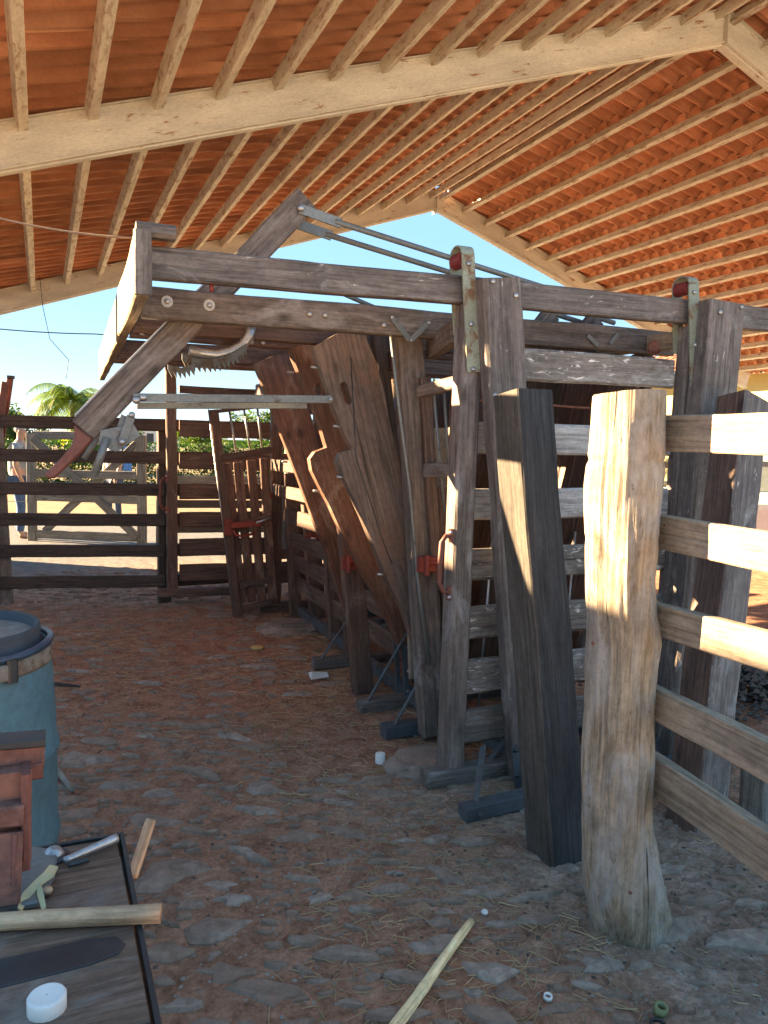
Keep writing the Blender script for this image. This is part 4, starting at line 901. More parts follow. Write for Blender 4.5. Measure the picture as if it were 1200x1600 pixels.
lathe(br, 'clamp_band', [(0.273, 0.855), (0.280, 0.852), (0.284, 0.862), (0.280, 0.875), (0.284, 0.892), (0.279, 0.900), (0.273, 0.897)], 'band', (BX, BY, 0))
a = R(-62); cl_ = V(BX + math.cos(a) * 0.285, BY + math.sin(a) * 0.285, 0.875); tn = V(-math.sin(a), math.cos(a), 0)
board(br, 'clasp', cl_ - tn * 0.09, cl_ + tn * 0.05, 0.045, 0.012, UZ, 'band', wob=0); board(br, 'clasp', cl_ + tn * 0.05 + V(0, 0, -0.03), cl_ + tn * 0.05 + V(0, 0, 0.035), 0.03, 0.02, tn, 'dark_metal', wob=0)
ld = lathe(None, 'bucket_lid', [(0.01, 0.925), (0.236, 0.925), (0.238, 0.955), (0.246, 0.958), (0.250, 0.945), (0.248, 0.905), (0.262, 0.902), (0.264, 0.893), (0.01, 0.893)], 'lidgrey', (BX + 0.0, BY + 0.02, 0)); tag(ld, 'round dark grey rimmed lid lying on top of the blue drum', 'lid')
lathe(ld, 'dusty_top', [(0.001, 0.928), (0.232, 0.928)], 'liddust', (BX + 0.0, BY + 0.02, 0))
hose = []
for i in range(22):
    t = R(95 - i * 9.2); rr = 0.277 if i < 16 else 0.277 + (i - 16) * 0.001
    hose.append(V(BX + rr * math.cos(t), BY + rr * math.sin(t), 0.912 + 0.004 * math.sin(i * 0.7)))
hs = thing('hose', 'blue and green garden hose curled round the rim of the drum', 'hose', (BX, BY - 0.27, 0.9))
tube(hs, 'blue_length', hose, 0.011, 'hose_blue', 10)
e = hose[-1]; tube(hs, 'green_length', [e + V(0.02, -0.0, 0.012), e + V(-0.12, -0.01, 0.004), e + V(-0.35, 0.02, 0.0)], 0.0115, 'hose_green', 10)
tube(hs, 'blue_length', [e + V(0.0, -0.018, -0.012), e + V(-0.14, -0.03, -0.012), e + V(-0.4, 0.0, -0.02)], 0.009, 'hose_blue', 10)

# ------------------------------------------------------------------ workbench and the things on it
bn = thing('workbench', 'dark oily wooden bench top with a steel edge strip at the lower left', 'workbench', (-0.2, 1.0, 0))
BZ = 0.75
bx0, bx1 = -0.85, 0.118
for (y0, y1) in ((1.238, 1.492), (0.982, 1.234), (0.72, 0.978), (0.46, 0.716)):
    board(bn, 'top_board', (bx0, (y0 + y1) / 2, BZ - 0.018), (bx1, (y0 + y1) / 2, BZ - 0.018), y1 - y0, 0.036, UY, 'benchwood', cham=0.003, wob=0.001)
flat(bn, (0.125, 0.44, BZ - 0.020), (0.130, 1.512, BZ - 0.024), 0.044, 0.008, UZ, 'dark_metal', 'edge_strip')
flat(bn, (bx0, 1.500, BZ - 0.016), (0.127, 1.505, BZ - 0.023), 0.046, 0.008, UZ, 'dark_metal', 'edge_strip')
for xx, yy in ((0.07, 1.43), (-0.78, 1.43), (0.07, 0.5), (-0.78, 0.5)): board(bn, 'leg', (xx, yy, -0.02), (xx, yy, BZ - 0.037), 0.08, 0.08, UX, 'benchwood')
bolt(bn, (0.008, 1.457, 0.752), (0, 0, 1), 0.02, 'galv'); tube(bn, 'washer', [(0.008, 1.456, 0.750), V(*(0.008, 1.456, 0.750)) + V(0, 0, 0.004)], 0.028, 'dark_metal', 14)
# a greasy dark recess strip in the bench top
prism(bn, 'oiled_inlay', [(-0.5, -0.045), (0.0, -0.03), (0.04, -0.018), (0.05, 0.0), (0.04, 0.022), (0.0, 0.032), (-0.5, 0.025)], [], 0.004, Matrix.Translation(V(*(0.053, 1.152, 0.750)) + V(0, 0, -0.0005)) , 'dark_metal', 0.001)
# vise: rusty red cast body and jaws
vz = thing('bench_vise', 'rusty red cast-iron bench vise with a worn paint jaw, clamped at the bench corner', 'vise', (-0.10, 1.38, BZ))
vb = V(*(-0.055, 1.353, 0.750))
VY = 1.40
def vp(q): return q
board(vz, 'jaw', (-0.131, 1.420, 0.973), (-0.004, 1.420, 0.966), 0.040, 0.06, UZ, 'rustred', cham=0.004, wob=0.001)
board(vz, 'jaw_face', (-0.129, 1.405, 0.999), (-0.002, 1.405, 0.993), 0.014, 0.05, UZ, 'dark_metal', cham=0.002, wob=0)
board(vz, 'guide', (-0.054, 1.410, 0.940), (-0.007, 1.410, 0.943), 0.028, 0.05, UZ, 'pink_red', cham=0.003, wob=0)
board(vz, 'body', (-0.057, 1.390, 0.842), (-0.053, 1.390, 0.959), 0.055, 0.075, UX, 'rustred', cham=0.008)
board(vz, 'rib', (-0.030, 1.360, 0.818), (-0.030, 1.360, 0.962), 0.012, 0.06, UX, 'pink_red', cham=0.003)
board(vz, 'rib', (-0.039, 1.350, 0.798), (-0.040, 1.350, 0.864), 0.022, 0.03, UX, 'pink_red', cham=0.003)
board(vz, 'screw_block', (-0.099, 1.345, 0.902), (-0.036, 1.345, 0.898), 0.034, 0.04, UZ, 'rustred', cham=0.004)
board(vz, 'foot', (-0.066, 1.300, 0.769), (-0.060, 1.330, 0.872), 0.045, 0.03, UX, 'rustred', cham=0.006)
board(vz, 'foot', (-0.051, 1.310, 0.795), (-0.047, 1.330, 0.869), 0.010, 0.04, UX, 'pink_red', cham=0.002)
prism(vz, 'base_plate', [(-0.12, -0.10), (0.03, -0.10), (0.055, -0.02), (0.06, 0.06), (0.02, 0.09), (-0.12, 0.09)], [], 0.012, Matrix.Translation((-0.045, 1.40, BZ + 0.0005)), 'grey_metal', 0.003)
# small things on the bench
def stick(name, label, pts, r, mat, cat='stick', bump_=0.0, n=12):
    pts = [V(*p) for p in pts]; m2 = 14; P = []; Rr = []
    for i in range(m2 + 1):
        t = i / m2 * (len(pts) - 1); k = min(int(t), len(pts) - 2); P.append(pts[k].lerp(pts[k + 1], t - k)); Rr.append((r[0] * (1 - i / m2) + r[1] * i / m2) * (1 + bump_ * noise.noise(V(i * 0.9, 3, 1))))
    Pf = list(P); P = [Pf[0]] + [(Pf[i - 1] + Pf[i] * 2 + Pf[i + 1]) / 4 for i in range(1, m2)] + [Pf[-1]]
    o = tube(None, name, P, Rr, mat, n); tag(o, label, cat); return o
stick('tool_handle', 'smooth tan wooden tool handle lying across the bench top', [(-0.175, 1.288, 0.765), (-0.016, 1.244, 0.765), (0.160, 1.189, 0.765)], (0.013, 0.0145), 'handle', 'tool handle')
stick('tool_handle', 'tan round handle standing up behind the bench edge', [(0.154, 1.560, 0.624), (0.198, 1.620, 0.710)], (0.011, 0.011), 'handle', 'tool handle')
stick('chisel', 'worn steel bar lying near the back corner of the bench', [(0.025, 1.415, 0.762), (0.117, 1.463, 0.762)], (0.006, 0.009), 'galv', 'steel bar')
stick('small_key', 'short dark steel pin beside the worn bar on the bench', [(0.031, 1.406, 0.757), (0.065, 1.413, 0.757)], (0.004, 0.005), 'dark_metal', 'pin')
pc = thing('bark_peel', 'pale greenish forked strip of peeled bark on the bench', 'bark peel', (-0.017, 1.354, 0.752))
def strip(parent, name, pts, w, mat, th=0.003):
    pts = [V(*p) for p in pts]; vs = []; fs = []
    for i, p in enumerate(pts):
        a = pts[max(0, i - 1)]; b = pts[min(len(pts) - 1, i + 1)]; d_ = (b - a); nn = V(-d_.y, d_.x, 0).normalized(); ww = w[i] if isinstance(w, (list, tuple)) else w
        for sgn in (-1, 1): vs.append(p + nn * ww / 2 * sgn + V(0, 0, 0.004 * (sgn > 0)))
        for sgn in (-1, 1): vs.append(p + nn * ww / 2 * sgn + V(0, 0, th + 0.004 * (sgn > 0)))
    for i in range(len(pts) - 1):
        a = i * 4; b = a + 4; fs += [(a, b, b + 1, a + 1), (a + 2, a + 3, b + 3, b + 2), (a, a + 2, b + 2, b), (a + 1, b + 1, b + 3, a + 3)]
    e_ = (len(pts) - 1) * 4; fs += [(0, 1, 3, 2), (e_, e_ + 2, e_ + 3, e_ + 1)]
    return put(name, mesh(name, vs, fs), M[mat], parent, I4)
strip(pc, 'peel', [(-0.044, 1.292, 0.755), (-0.034, 1.322, 0.760), (-0.016, 1.341, 0.768), (-0.001, 1.352, 0.772), (0.008, 1.380, 0.770)], [0.006, 0.014, 0.013, 0.017, 0.014], 'bark')
strip(pc, 'peel', [(-0.016, 1.344, 0.766), (-0.014, 1.315, 0.764), (-0.008, 1.276, 0.757)], [0.004, 0.009, 0.006], 'bark')
tube(None, 'bench_x', [(0, 0, 0), (0, 0, .001)], 0.001, 'bark') if False else None
def pebble(name, label, c, r, mat, cat, flat_=0.8):
    bm = bmesh.new(); bmesh.ops.create_icosphere(bm, subdivisions=2, radius=r)
    for v in bm.verts: v.co.z *= flat_; v.co += v.normal * r * 0.12 * noise.noise(v.co * 60)
    me = bpy.data.meshes.new(name); bm.to_mesh(me); bm.free()
    for p in me.polygons: p.use_smooth = True
    o = put(name, me, M[mat], None, Matrix.Translation(c)); tag(o, label, cat); return o
pebble('wooden_knob', 'small tan wooden knob beside the bark peel', (-0.003, 1.333, 0.759), 0.0085, 'handle', 'knob')
def cap(name, label, c, r, h, cat='cap', tilt=0.0):
    c = V(*c); n = 32; pr = [(0.001, 0), (r * 0.97, 0), (r, h * 0.06), (r, h * 0.86), (r * 0.93, h), (r * 0.80, h * 0.985), (0.001, h * 0.97)]; vs = []; fs = []
    for i, (q, z) in enumerate(pr):
        for j in range(n):
            t = 2 * math.pi * j / n; rr = q * (1 + (0.018 if j % 2 and 2 <= i <= 3 else 0)); vs.append((rr * math.cos(t), rr * math.sin(t), z))
    for i in range(len(pr) - 1):
        for j in range(n): fs.append((i * n + j, i * n + (j + 1) % n, (i + 1) * n + (j + 1) % n, (i + 1) * n + j))
    o = put(name, mesh(name, vs, fs, True), M['white_plastic'], None, Matrix.Translation(c) @ Matrix.Rotation(tilt, 4, 'X')); tag(o, label, cat); return o
cap('bottle_cap', 'white plastic screw cap lying on the bench top', V(*(-0.005, 1.052, 0.750)), 0.0245, 0.022)
cap('bottle_cap', 'small white cap lying on the dirt beside the concrete lump', V(*(1.455, 3.251, 0.000)) + V(0, 0, 0.004), 0.024, 0.046)
# ------------------------------------------------------------------ small things on the ground
stick('peeled_stick', 'pale peeled stick lying on the ground at the bottom of the frame', [(0.654, 1.549, 0.040), (0.890, 1.721, 0.042), (1.026, 1.832, 0.038), (1.203, 1.968, 0.034)], (0.017, 0.0125), 'pale', 'stick', 0.12)
stick('dark_stick', 'short dark grey stick at the foot of the drum', [(0.017, 3.752, 0.030), (0.098, 3.416, 0.020)], (0.018, 0.012), 'greywood', 'stick', 0.3)
stick('dark_stick', 'dark thin stick lying on the dirt behind the drum', [(0.050, 5.031, 0.020), (0.189, 4.929, 0.015)], (0.012, 0.008), 'farwood', 'stick', 0.3)
def ring(name, label, c, r, h, th, mat, cat):
    c = V(*c); n = 24; vs = []; fs = []; pr = [(r, 0), (r, h), (r - th, h), (r - th, 0)]
    for q, z in pr:
        for j in range(n): t = 2 * math.pi * j / n; vs.append((q * math.cos(t), q * math.sin(t), z))
    for i in range(4):
        for j in range(n): fs.append((i * n + j, i * n + (j + 1) % n, ((i + 1) % 4) * n + (j + 1) % n, ((i + 1) % 4) * n + j))
    o = put(name, mesh(name, vs, fs, True), M[mat], None, Matrix.Translation(c) @ Matrix.Rotation(0.15, 4, 'X')); tag(o, label, cat); return o
ring('plastic_ring', 'small grey-white plastic ring on the dirt near the bottom', V(*(1.247, 1.627, -0.000)) + V(0, 0, 0.004), 0.012, 0.012, 0.004, 'white_plastic', 'ring')
ring('pipe_offcut', 'olive green pipe offcut standing in the dirt at the bottom right', V(*(1.496, 1.467, 0.000)) + V(0, 0, -0.002), 0.018, 0.03, 0.006, 'greencup', 'pipe offcut')
ring('metal_ring', 'dark steel ring with a tan core beside the green offcut', V(*(1.456, 1.432, -0.000)) + V(0, 0, 0.002), 0.023, 0.008, 0.005, 'dark_metal', 'ring')
# concrete lumps
def lump(name, label, c, sx, sy, sz, rot=0):
    bm = bmesh.new(); bmesh.ops.create_icosphere(bm, subdivisions=4, radius=1)
    for v in bm.verts:
        q = v.co.copy(); k = 1 + 0.22 * noise.noise(q * 1.7 + V(c[0], 0, 0)) + 0.07 * noise.noise(q * 6)
        v.co = V(q.x * sx * k, q.y * sy * k, max(-0.5, min(q.z, 0.55 + 0.1 * noise.noise(q * 4))) * sz * k)
    me = bpy.data.meshes.new(name); bm.to_mesh(me); bm.free()
    o = put(name, me, M['concrete'], None, Matrix.Translation(c) @ Matrix.Rotation(rot, 4, 'Z')); tag(o, label, 'concrete footing'); return o
lump('concrete_footing', 'rough reddish concrete lump under the near corner of the gate', (1.66, 3.17, -0.01), 0.22, 0.14, 0.09, R(10))
lump('concrete_footing', 'flat earthy concrete pad under the chute foot behind the leaning door', V(*(1.315, 3.037, 0.000)) if False else tuple(CH @ V(1.42, 3.05, 0.0)), 0.30, 0.22, 0.09)
pk = put('plastic_packet', mesh('packet', [(0, 0, 0), (0.13, 0.02, 0), (0.12, 0.07, 0.005), (0.0, 0.06, 0.03), (0.01, 0.01, 0.05), (0.12, 0.03, 0.03)], [(0, 1, 5, 4), (4, 5, 2, 3), (0, 4, 3), (1, 2, 5), (0, 3, 2, 1)]), M['white_plastic'], None, Matrix.Translation(tuple(CH @ V(*(1.152, 1.641, 0.010))))); tag(pk, 'crumpled white packet lying by the third chute foot', 'packet')
rg = pebble('yellow_rag', 'small yellow-brown scrap on the dirt below the leaning door', tuple(CH @ V(*(0.999, 2.523, 0.010))), 0.05, 'yellow_cloth', 'scrap', 0.3)
for px, s_ in (((1.298, 2.041, 0.000), 0.014), ((1.685, 2.337, 0.000), 0.018), ((1.637, 2.196, -0.000), 0.016), ((1.694, 2.096, 0.000), 0.02), ((1.388, 2.454, 0.000), 0.015)): pass
pebble('white_pebble', 'small white pebble on the dirt above the peeled stick', (1.291, 2.030, 0.008), 0.012, 'white_plastic', 'pebble')

# ------------------------------------------------------------------ hanging wire and power line
def wire(name, label, pts, r, mat, cat, sag=0.0):
    pts = [V(*p) for p in pts]; P = []
    for i in range(len(pts) - 1):
        for k in range(8): t = k / 8; q = pts[i].lerp(pts[i + 1], t); q.z -= sag * 4 * t * (1 - t); P.append(q)
    P.append(pts[-1]); o = tube(None, name, P, r, mat, 5); tag(o, label, cat); return o
wire('slack_wire', 'dusty twisted wire running from the left edge to the chute end board', [(-0.267, 3.400, 2.377), (0.323, 3.050, 2.259)], 0.004, 'rope', 'wire', 0.02)
wire('hanging_wire', 'thin curled wire dangling below the far rafter against the sky', [(-0.001, 9.900, 3.398), (0.028, 9.900, 3.053), (0.098, 9.900, 2.693), (0.296, 9.900, 2.470), (0.265, 9.900, 2.244)], 0.004, 'dark_metal', 'wire')
wire('power_line', 'black power line crossing the sky at the left', [(-7.128, 60.000, 9.401), (3.655, 60.000, 9.325), (32.531, 60.000, 9.498)], 0.045, 'dark_metal', 'power line', 0.2)

# ------------------------------------------------------------------ far rail fence
ff = thing('rail_fence', 'dark brown six-rail fence crossing behind the chute from the left edge', 'fence', (-0.36, 7.78, 0))
dirv = V(math.cos(R(13)), -math.sin(R(13)), 0); p0 = V(-0.33, 7.78, 0)
cs = [((-0.293, 7.750, 1.678)[2]), ((-0.299, 7.750, 1.373)[2]), ((-0.304, 7.750, 1.072)[2]), ((-0.309, 7.750, 0.786)[2]), ((-0.314, 7.750, 0.493)[2]), ((-0.319, 7.750, 0.203)[2])]
for z in cs:
    hh = 0.115
    board(ff, 'rail', p0 + V(-1.7, 0.25, z), p0 + V(0, 0, z), hh, 0.045, UZ, 'farwood'); board(ff, 'rail', p0 + V(0.002, 0, z), p0 + dirv * 1.42 + V(0, 0, z), hh, 0.045, UZ, 'farwood')
    e = p0 + dirv * 1.42; board(ff, 'rail', e + V(0.002, 0.0, z), e + V(3.6, 0.25, z), hh, 0.045, UZ, 'farwood')
board(ff, 'post', p0 + V(0.0, 0.07, -0.05), p0 + V(-0.06, 0.07, 1.62), 0.13, 0.11, UX, 'chute_grey')
board(ff, 'post', p0 + dirv * 1.42 + V(0, 0.08, -0.05), p0 + dirv * 1.42 + V(0, 0.08, 1.7), 0.12, 0.11, UX, 'farwood'); board(ff, 'post', p0 + V(3.3, 0.0, -0.05), p0 + V(3.3, 0.0, 1.75), 0.12, 0.11, UX, 'farwood')
rl = thing('red_lever', 'reddish-brown double lever arm rising above the rail fence at the left edge', 'lever', (-0.42, 8.1, 1.2))
board(rl, 'arm', (-0.396, 8.100, 1.492), (-0.306, 8.100, 2.050), 0.07, 0.05, UX, 'pink_red'); board(rl, 'arm', (-0.358, 8.200, 1.493), (-0.270, 8.200, 2.089), 0.06, 0.05, UX, 'pink_red')
board(rl, 'end_cap', (-0.296, 8.150, 2.102), (-0.230, 8.150, 2.100), 0.03, 0.05, UZ, 'dark_metal')

# ------------------------------------------------------------------ grey braced gate farther out
gl, gr_ = V(*(-0.155, 12.720, 0.000)), V(*(1.331, 11.783, 0.000)); gd = (gr_ - gl)
bg = thing('braced_gate', 'weathered grey field gate with crossed diagonal braces beyond the rail fence', 'gate', tuple(gl))
board(bg, 'stile', gl, gl + V(0, 0, 1.62), 0.135, 0.06, gd, 'greywood'); board(bg, 'stile', gr_, gr_ + V(0, 0, 1.62), 0.135, 0.06, gd, 'greywood')
for z in (0.06, 0.62, 0.98, 1.55): board(bg, 'cross_rail', gl + gd * 0.04 + V(0, 0, z + 0.05), gr_ - gd * 0.04 + V(0, 0, z + 0.05), 0.12, 0.035, UZ, 'greywood')
nb = V(gd.y, -gd.x, 0).normalized() * 0.04
board(bg, 'brace', gl + gd * 0.03 + V(0, 0, 1.55) + nb, gr_ - gd * 0.03 + V(0, 0, 0.12) + nb, 0.12, 0.035, UZ, 'greywood')
board(bg, 'brace', gl + gd * 0.10 + V(0, 0, 0.15) - nb, gr_ - gd * 0.05 + V(0, 0, 1.5) - nb, 0.12, 0.035, UZ, 'greywood')
bf = thing('post_and_wire_fence', 'rough posts with thin wires and dark rails carrying on right of the braced gate', 'fence', tuple(gr_ + V(0.25, 0, 0)))
for k, (dx, dy) in enumerate(((0.27, -0.05), (2.1, -0.5), (4.3, -0.9), (6.8, -1.2), (9.0, -1.4))):
    b0 = gr_ + V(dx, dy, -0.05); board(bf, 'post', b0, b0 + V(0.02, 0, 1.7), 0.15 if k == 0 else 0.17, 0.13, UX, 'trunk' if k == 0 else 'greywood', cham=0.03)
ends = [gr_ + V(0.27, -0.12, 0), gr_ + V(9.0, -1.47, 0)]
for z in (0.25, 0.62, 0.98, 1.32): board(bf, 'rail', ends[0] + V(0, 0, z), ends[1] + V(0, 0, z), 0.12, 0.04, UZ, 'farwood' if z != 0.98 else 'greywood')
for z in (0.35, 0.6, 0.85, 1.1, 1.35): tube(bg, 'wire', [gl + V(-2.5, 0.3, z), gl + V(-0.07, 0, z)], 0.004, 'galv', 4)
# wall added out of view at left to shade the lower half of the barn
yw = thing('sun_block_wall', 'long whitewashed wall with a coping, added out of view at left to block the sun', 'wall', (-3.6, 5, 0))
board(yw, 'wall_face', (-3.6, 3.3, 1.62), (-3.6, 13.0, 1.62), 3.34, 0.16, UZ, 'white_wall', wob=0); board(yw, 'coping', (-3.6, 3.25, 3.31), (-3.6, 13.05, 3.31), 0.05, 0.22, UZ, 'white_wall', wob=0)

# ------------------------------------------------------------------ people
def skin_obj(parent, name, pts, edges, mat, sub=2, mf=I4):
    me = bpy.data.meshes.new(name); me.from_pydata([p[:3] for p in pts], edges, []); o = bpy.data.objects.new(name, me); COL.objects.link(o)
    md = o.modifiers.new('skin', 'SKIN'); md.use_smooth_shade = True
    for i, p in enumerate(pts):
        r_ = p[3]; me.skin_vertices[0].data[i].radius = (r_, p[4] if len(p) > 4 else r_)
    me.skin_vertices[0].data[0].use_root = True
    o.modifiers.new('sub', 'SUBSURF').levels = sub; o.modifiers['sub'].render_levels = sub
    dg = bpy.context.evaluated_depsgraph_get(); dg.update(); ev = bpy.data.meshes.new_from_object(o.evaluated_get(dg)); ev.name = name
    bpy.data.objects.remove(o); ev.materials.clear(); ev.materials.append(M[mat])
    for p in ev.polygons: p.use_smooth = True
    return put(name, ev, None, parent, mf)
def person(label, loc, yaw, top, bottom, hair, lean=0.0, arms=(0.05, 0.02), hscale=1.0):
    """faces local +x"""
    T = thing('person', label, 'person', loc); mf = Matrix.Translation(loc) @ Matrix.Rotation(yaw, 4, 'Z') @ Matrix.Scale(hscale, 4)
    s = lean
    B = [(0, 0, 0.95, 0.12, 0.15), (0.01, 0, 1.12, 0.11, 0.14), (0.02 + s * 0.5, 0, 1.32, 0.12, 0.17), (0.02 + s, 0, 1.44, 0.075, 0.11), (0.035 + s, 0, 1.52, 0.052), (0.05 + s * 1.2, 0, 1.585, 0.070, 0.062), (0.055 + s * 1.2, 0, 1.66, 0.090, 0.072), (0.05 + s * 1.2, 0, 1.72, 0.070, 0.062),
         (0, 0.10, 0.86, 0.092), (0.02, 0.115, 0.50, 0.062), (-0.01, 0.12, 0.10, 0.042), (0.06, 0.125, 0.035, 0.035, 0.042), (0.15, 0.13, 0.03, 0.03, 0.038),
         (0, -0.10, 0.86, 0.092), (0.05, -0.115, 0.50, 0.062), (0.03, -0.12, 0.10, 0.042), (0.10, -0.125, 0.035, 0.035, 0.042), (0.19, -0.13, 0.03, 0.03, 0.038),
         (0.01 + s, 0.185, 1.41, 0.055), (-0.01 + s * .8, 0.235, 1.15, 0.043), (arms[0] + 0.05, 0.24, 0.92, 0.032), (arms[0] + 0.08, 0.235, 0.84, 0.034, 0.02),
         (0.01 + s, -0.185, 1.41, 0.055), (-0.01 + s * .8, -0.235, 1.15, 0.043), (arms[1] + 0.05, -0.24, 0.92, 0.032), (arms[1] + 0.08, -0.235, 0.84, 0.034, 0.02),
         (0.135 + s * 1.2, 0, 1.625, 0.014)]
    E = [(0, 1), (1, 2), (2, 3), (3, 4), (4, 5), (5, 6), (6, 7), (0, 8), (8, 9), (9, 10), (10, 11), (11, 12), (0, 13), (13, 14), (14, 15), (15, 16), (16, 17), (3, 18), (18, 19), (19, 20), (20, 21), (3, 22), (22, 23), (23, 24), (24, 25), (6, 26)]
    body = skin_obj(T, 'body', B, E, 'skin', 2, mf)
    # fingers
    for k in (21, 25):
        b0 = V(*B[k][:3])
        for j in range(4):
            q = b0 + V(-0.02 + 0.014 * j, 0, -0.02); tube(body, 'finger', [mf @ q, mf @ (q + V(0.006, 0, -0.04)), mf @ (q + V(0.016, 0, -0.065 + 0.004 * abs(j - 1.5)))], [0.0085, 0.008, 0.006], 'skin', 6)
        tube(body, 'thumb', [mf @ (b0 + V(0.025, 0, 0.01)), mf @ (b0 + V(0.045, 0, -0.02)), mf @ (b0 + V(0.05, 0, -0.045))], [0.010, 0.009, 0.007], 'skin', 6)
    g_ = 1.14
    def grow(idx, f): return [(B[i][0], B[i][1], B[i][2], B[i][3] * f, (B[i][4] if len(B[i]) > 4 else B[i][3]) * f) for i in idx]
    sh = grow((0, 1, 2, 3, 18, 22), 1.13); sh[0] = (0, 0, 0.90, 0.14, 0.175)
    sh += [(-0.005 + s * .9, 0.215, 1.24, 0.064), (-0.005 + s * .9, -0.215, 1.24, 0.064)]
    skin_obj(T, 'shirt', sh, [(0, 1), (1, 2), (2, 3), (3, 4), (3, 5), (4, 6), (5, 7)], top, 2, mf)
    tr_ = grow((0, 8, 9, 10, 13, 14, 15), 1.15); tr_[0] = (0, 0, 0.93, 0.135, 0.165); tr_[3] = (-0.01, 0.12, 0.09, 0.062); tr_[6] = (0.03, -0.12, 0.09, 0.062)
    skin_obj(T, 'trousers', tr_, [(0, 1), (1, 2), (2, 3), (0, 4), (4, 5), (5, 6)], bottom, 2, mf)
    for y_, x_ in ((0.125, 0.0), (-0.125, 0.04)):
        skin_obj(T, 'shoe', [(x_ - 0.03, y_, 0.045, 0.042, 0.045), (x_ + 0.06, y_, 0.038, 0.038, 0.046), (x_ + 0.17, y_ * 1.05, 0.03, 0.03, 0.042)], [(0, 1), (1, 2)], 'shoe', 1, mf)
    hx = 0.05 + s * 1.2
    skin_obj(T, 'hair', [(hx - 0.055, 0, 1.62, 0.055, 0.066), (hx - 0.03, 0, 1.70, 0.080, 0.073), (hx + 0.03, 0, 1.745, 0.055, 0.06)], [(0, 1), (1, 2)], hair, 1, mf)
    for y_ in (0.032, -0.032): tube(T, 'eye', [mf @ V(hx + 0.076, y_, 1.66), mf @ V(hx + 0.086, y_, 1.66)], 0.008, 'darkhair', 6)
    tube(T, 'mouth', [mf @ V(hx + 0.077, 0.02, 1.598), mf @ V(hx + 0.077, -0.02, 1.598)], 0.005, 'pink_red', 5)
    for y_ in (0.078, -0.078): tube(T, 'ear', [mf @ V(hx - 0.01, y_ * 0.93, 1.655), mf @ V(hx - 0.015, y_ * 1.05, 1.65)], 0.022, 'skin', 8)
    return T
person('grey-haired person in a grey polo shirt and blue jeans standing sideways behind the rail fence', (-0.351, 13.194, 0.000), R(-5), 'polo', 'jeans', 'hair')
person('person in a white shirt and dark trousers standing behind the braced gate', (1.216, 15.133, 0.000), R(-150), 'whiteshirt', 'darkjeans', 'darkhair', lean=0.03)
o = board(None, 'blue_cloth', V(*(1.406, 15.094, 0.000)) + V(0.02, -0.15, 0.95), V(*(1.406, 15.094, 0.000)) + V(0.04, -0.15, 1.45), 0.16, 0.03, UX, 'bluecloth'); tag(o, 'bright blue cloth hanging beside the person in the white shirt', 'cloth')

# ------------------------------------------------------------------ trees, hedge, buildings
def leaves(clumps, n, size, seed, flat_=1.0):
    r2 = random.Random(seed); vs = []; fs = []
    for k in range(n):
        c, R0 = r2.choice(clumps); u = V(r2.gauss(0, 1), r2.gauss(0, 1), r2.gauss(0, 1)).normalized() * (r2.random() ** 0.45) * R0; u.z *= flat_
        p = V(*c) + u; a = V(r2.gauss(0, 1), r2.gauss(0, 1), r2.gauss(0, 0.7)).normalized(); b = a.orthogonal().normalized(); s = size * r2.uniform(0.5, 1.4); o = len(vs)
        q = a.cross(b) * 0.25 * s
        vs += [p - a * s, p + b * s * 0.45 + q, p + a * s, p - b * s * 0.45 + q]; fs += [(o, o + 1, o + 2), (o, o + 2, o + 3)]
    return vs, fs
def tree(name, label, base, h, cr, mat, n=6000, seed=1, trunk_r=0.16, size=0.085, cat='tree', group=None, low=0.35):
    r2 = random.Random(seed); base = V(*base); T = thing(name, label, cat, tuple(base), group=group)
    tp = base + V(r2.uniform(-0.2, 0.2), r2.uniform(-0.2, 0.2), h * 0.62)
    tube(T, 'trunk', [base + V(0, 0, -0.1), base.lerp(tp, 0.35) + V(0.08, 0, 0), tp], [trunk_r, trunk_r * 0.75, trunk_r * 0.35], 'trunk', 8)
    cl2 = []
    for k in range(16):
        a = r2.uniform(0, 6.28); rr = cr * r2.uniform(0.1, 0.8); z = h * r2.uniform(low, 0.92); c = (base.x + math.cos(a) * rr, base.y + math.sin(a) * rr, base.z + z)
        cl2.append((c, cr * r2.uniform(0.25, 0.45)))
        if k < 6: tube(T, 'limb', [base.lerp(tp, r2.uniform(0.5, 0.95)), V(*c)], [trunk_r * 0.4, trunk_r * 0.1], 'trunk', 6)
    v_, f_ = leaves(cl2, n, size, seed, 0.75)
    put('crown', mesh('crown', v_, f_), M[mat], T, I4); return T
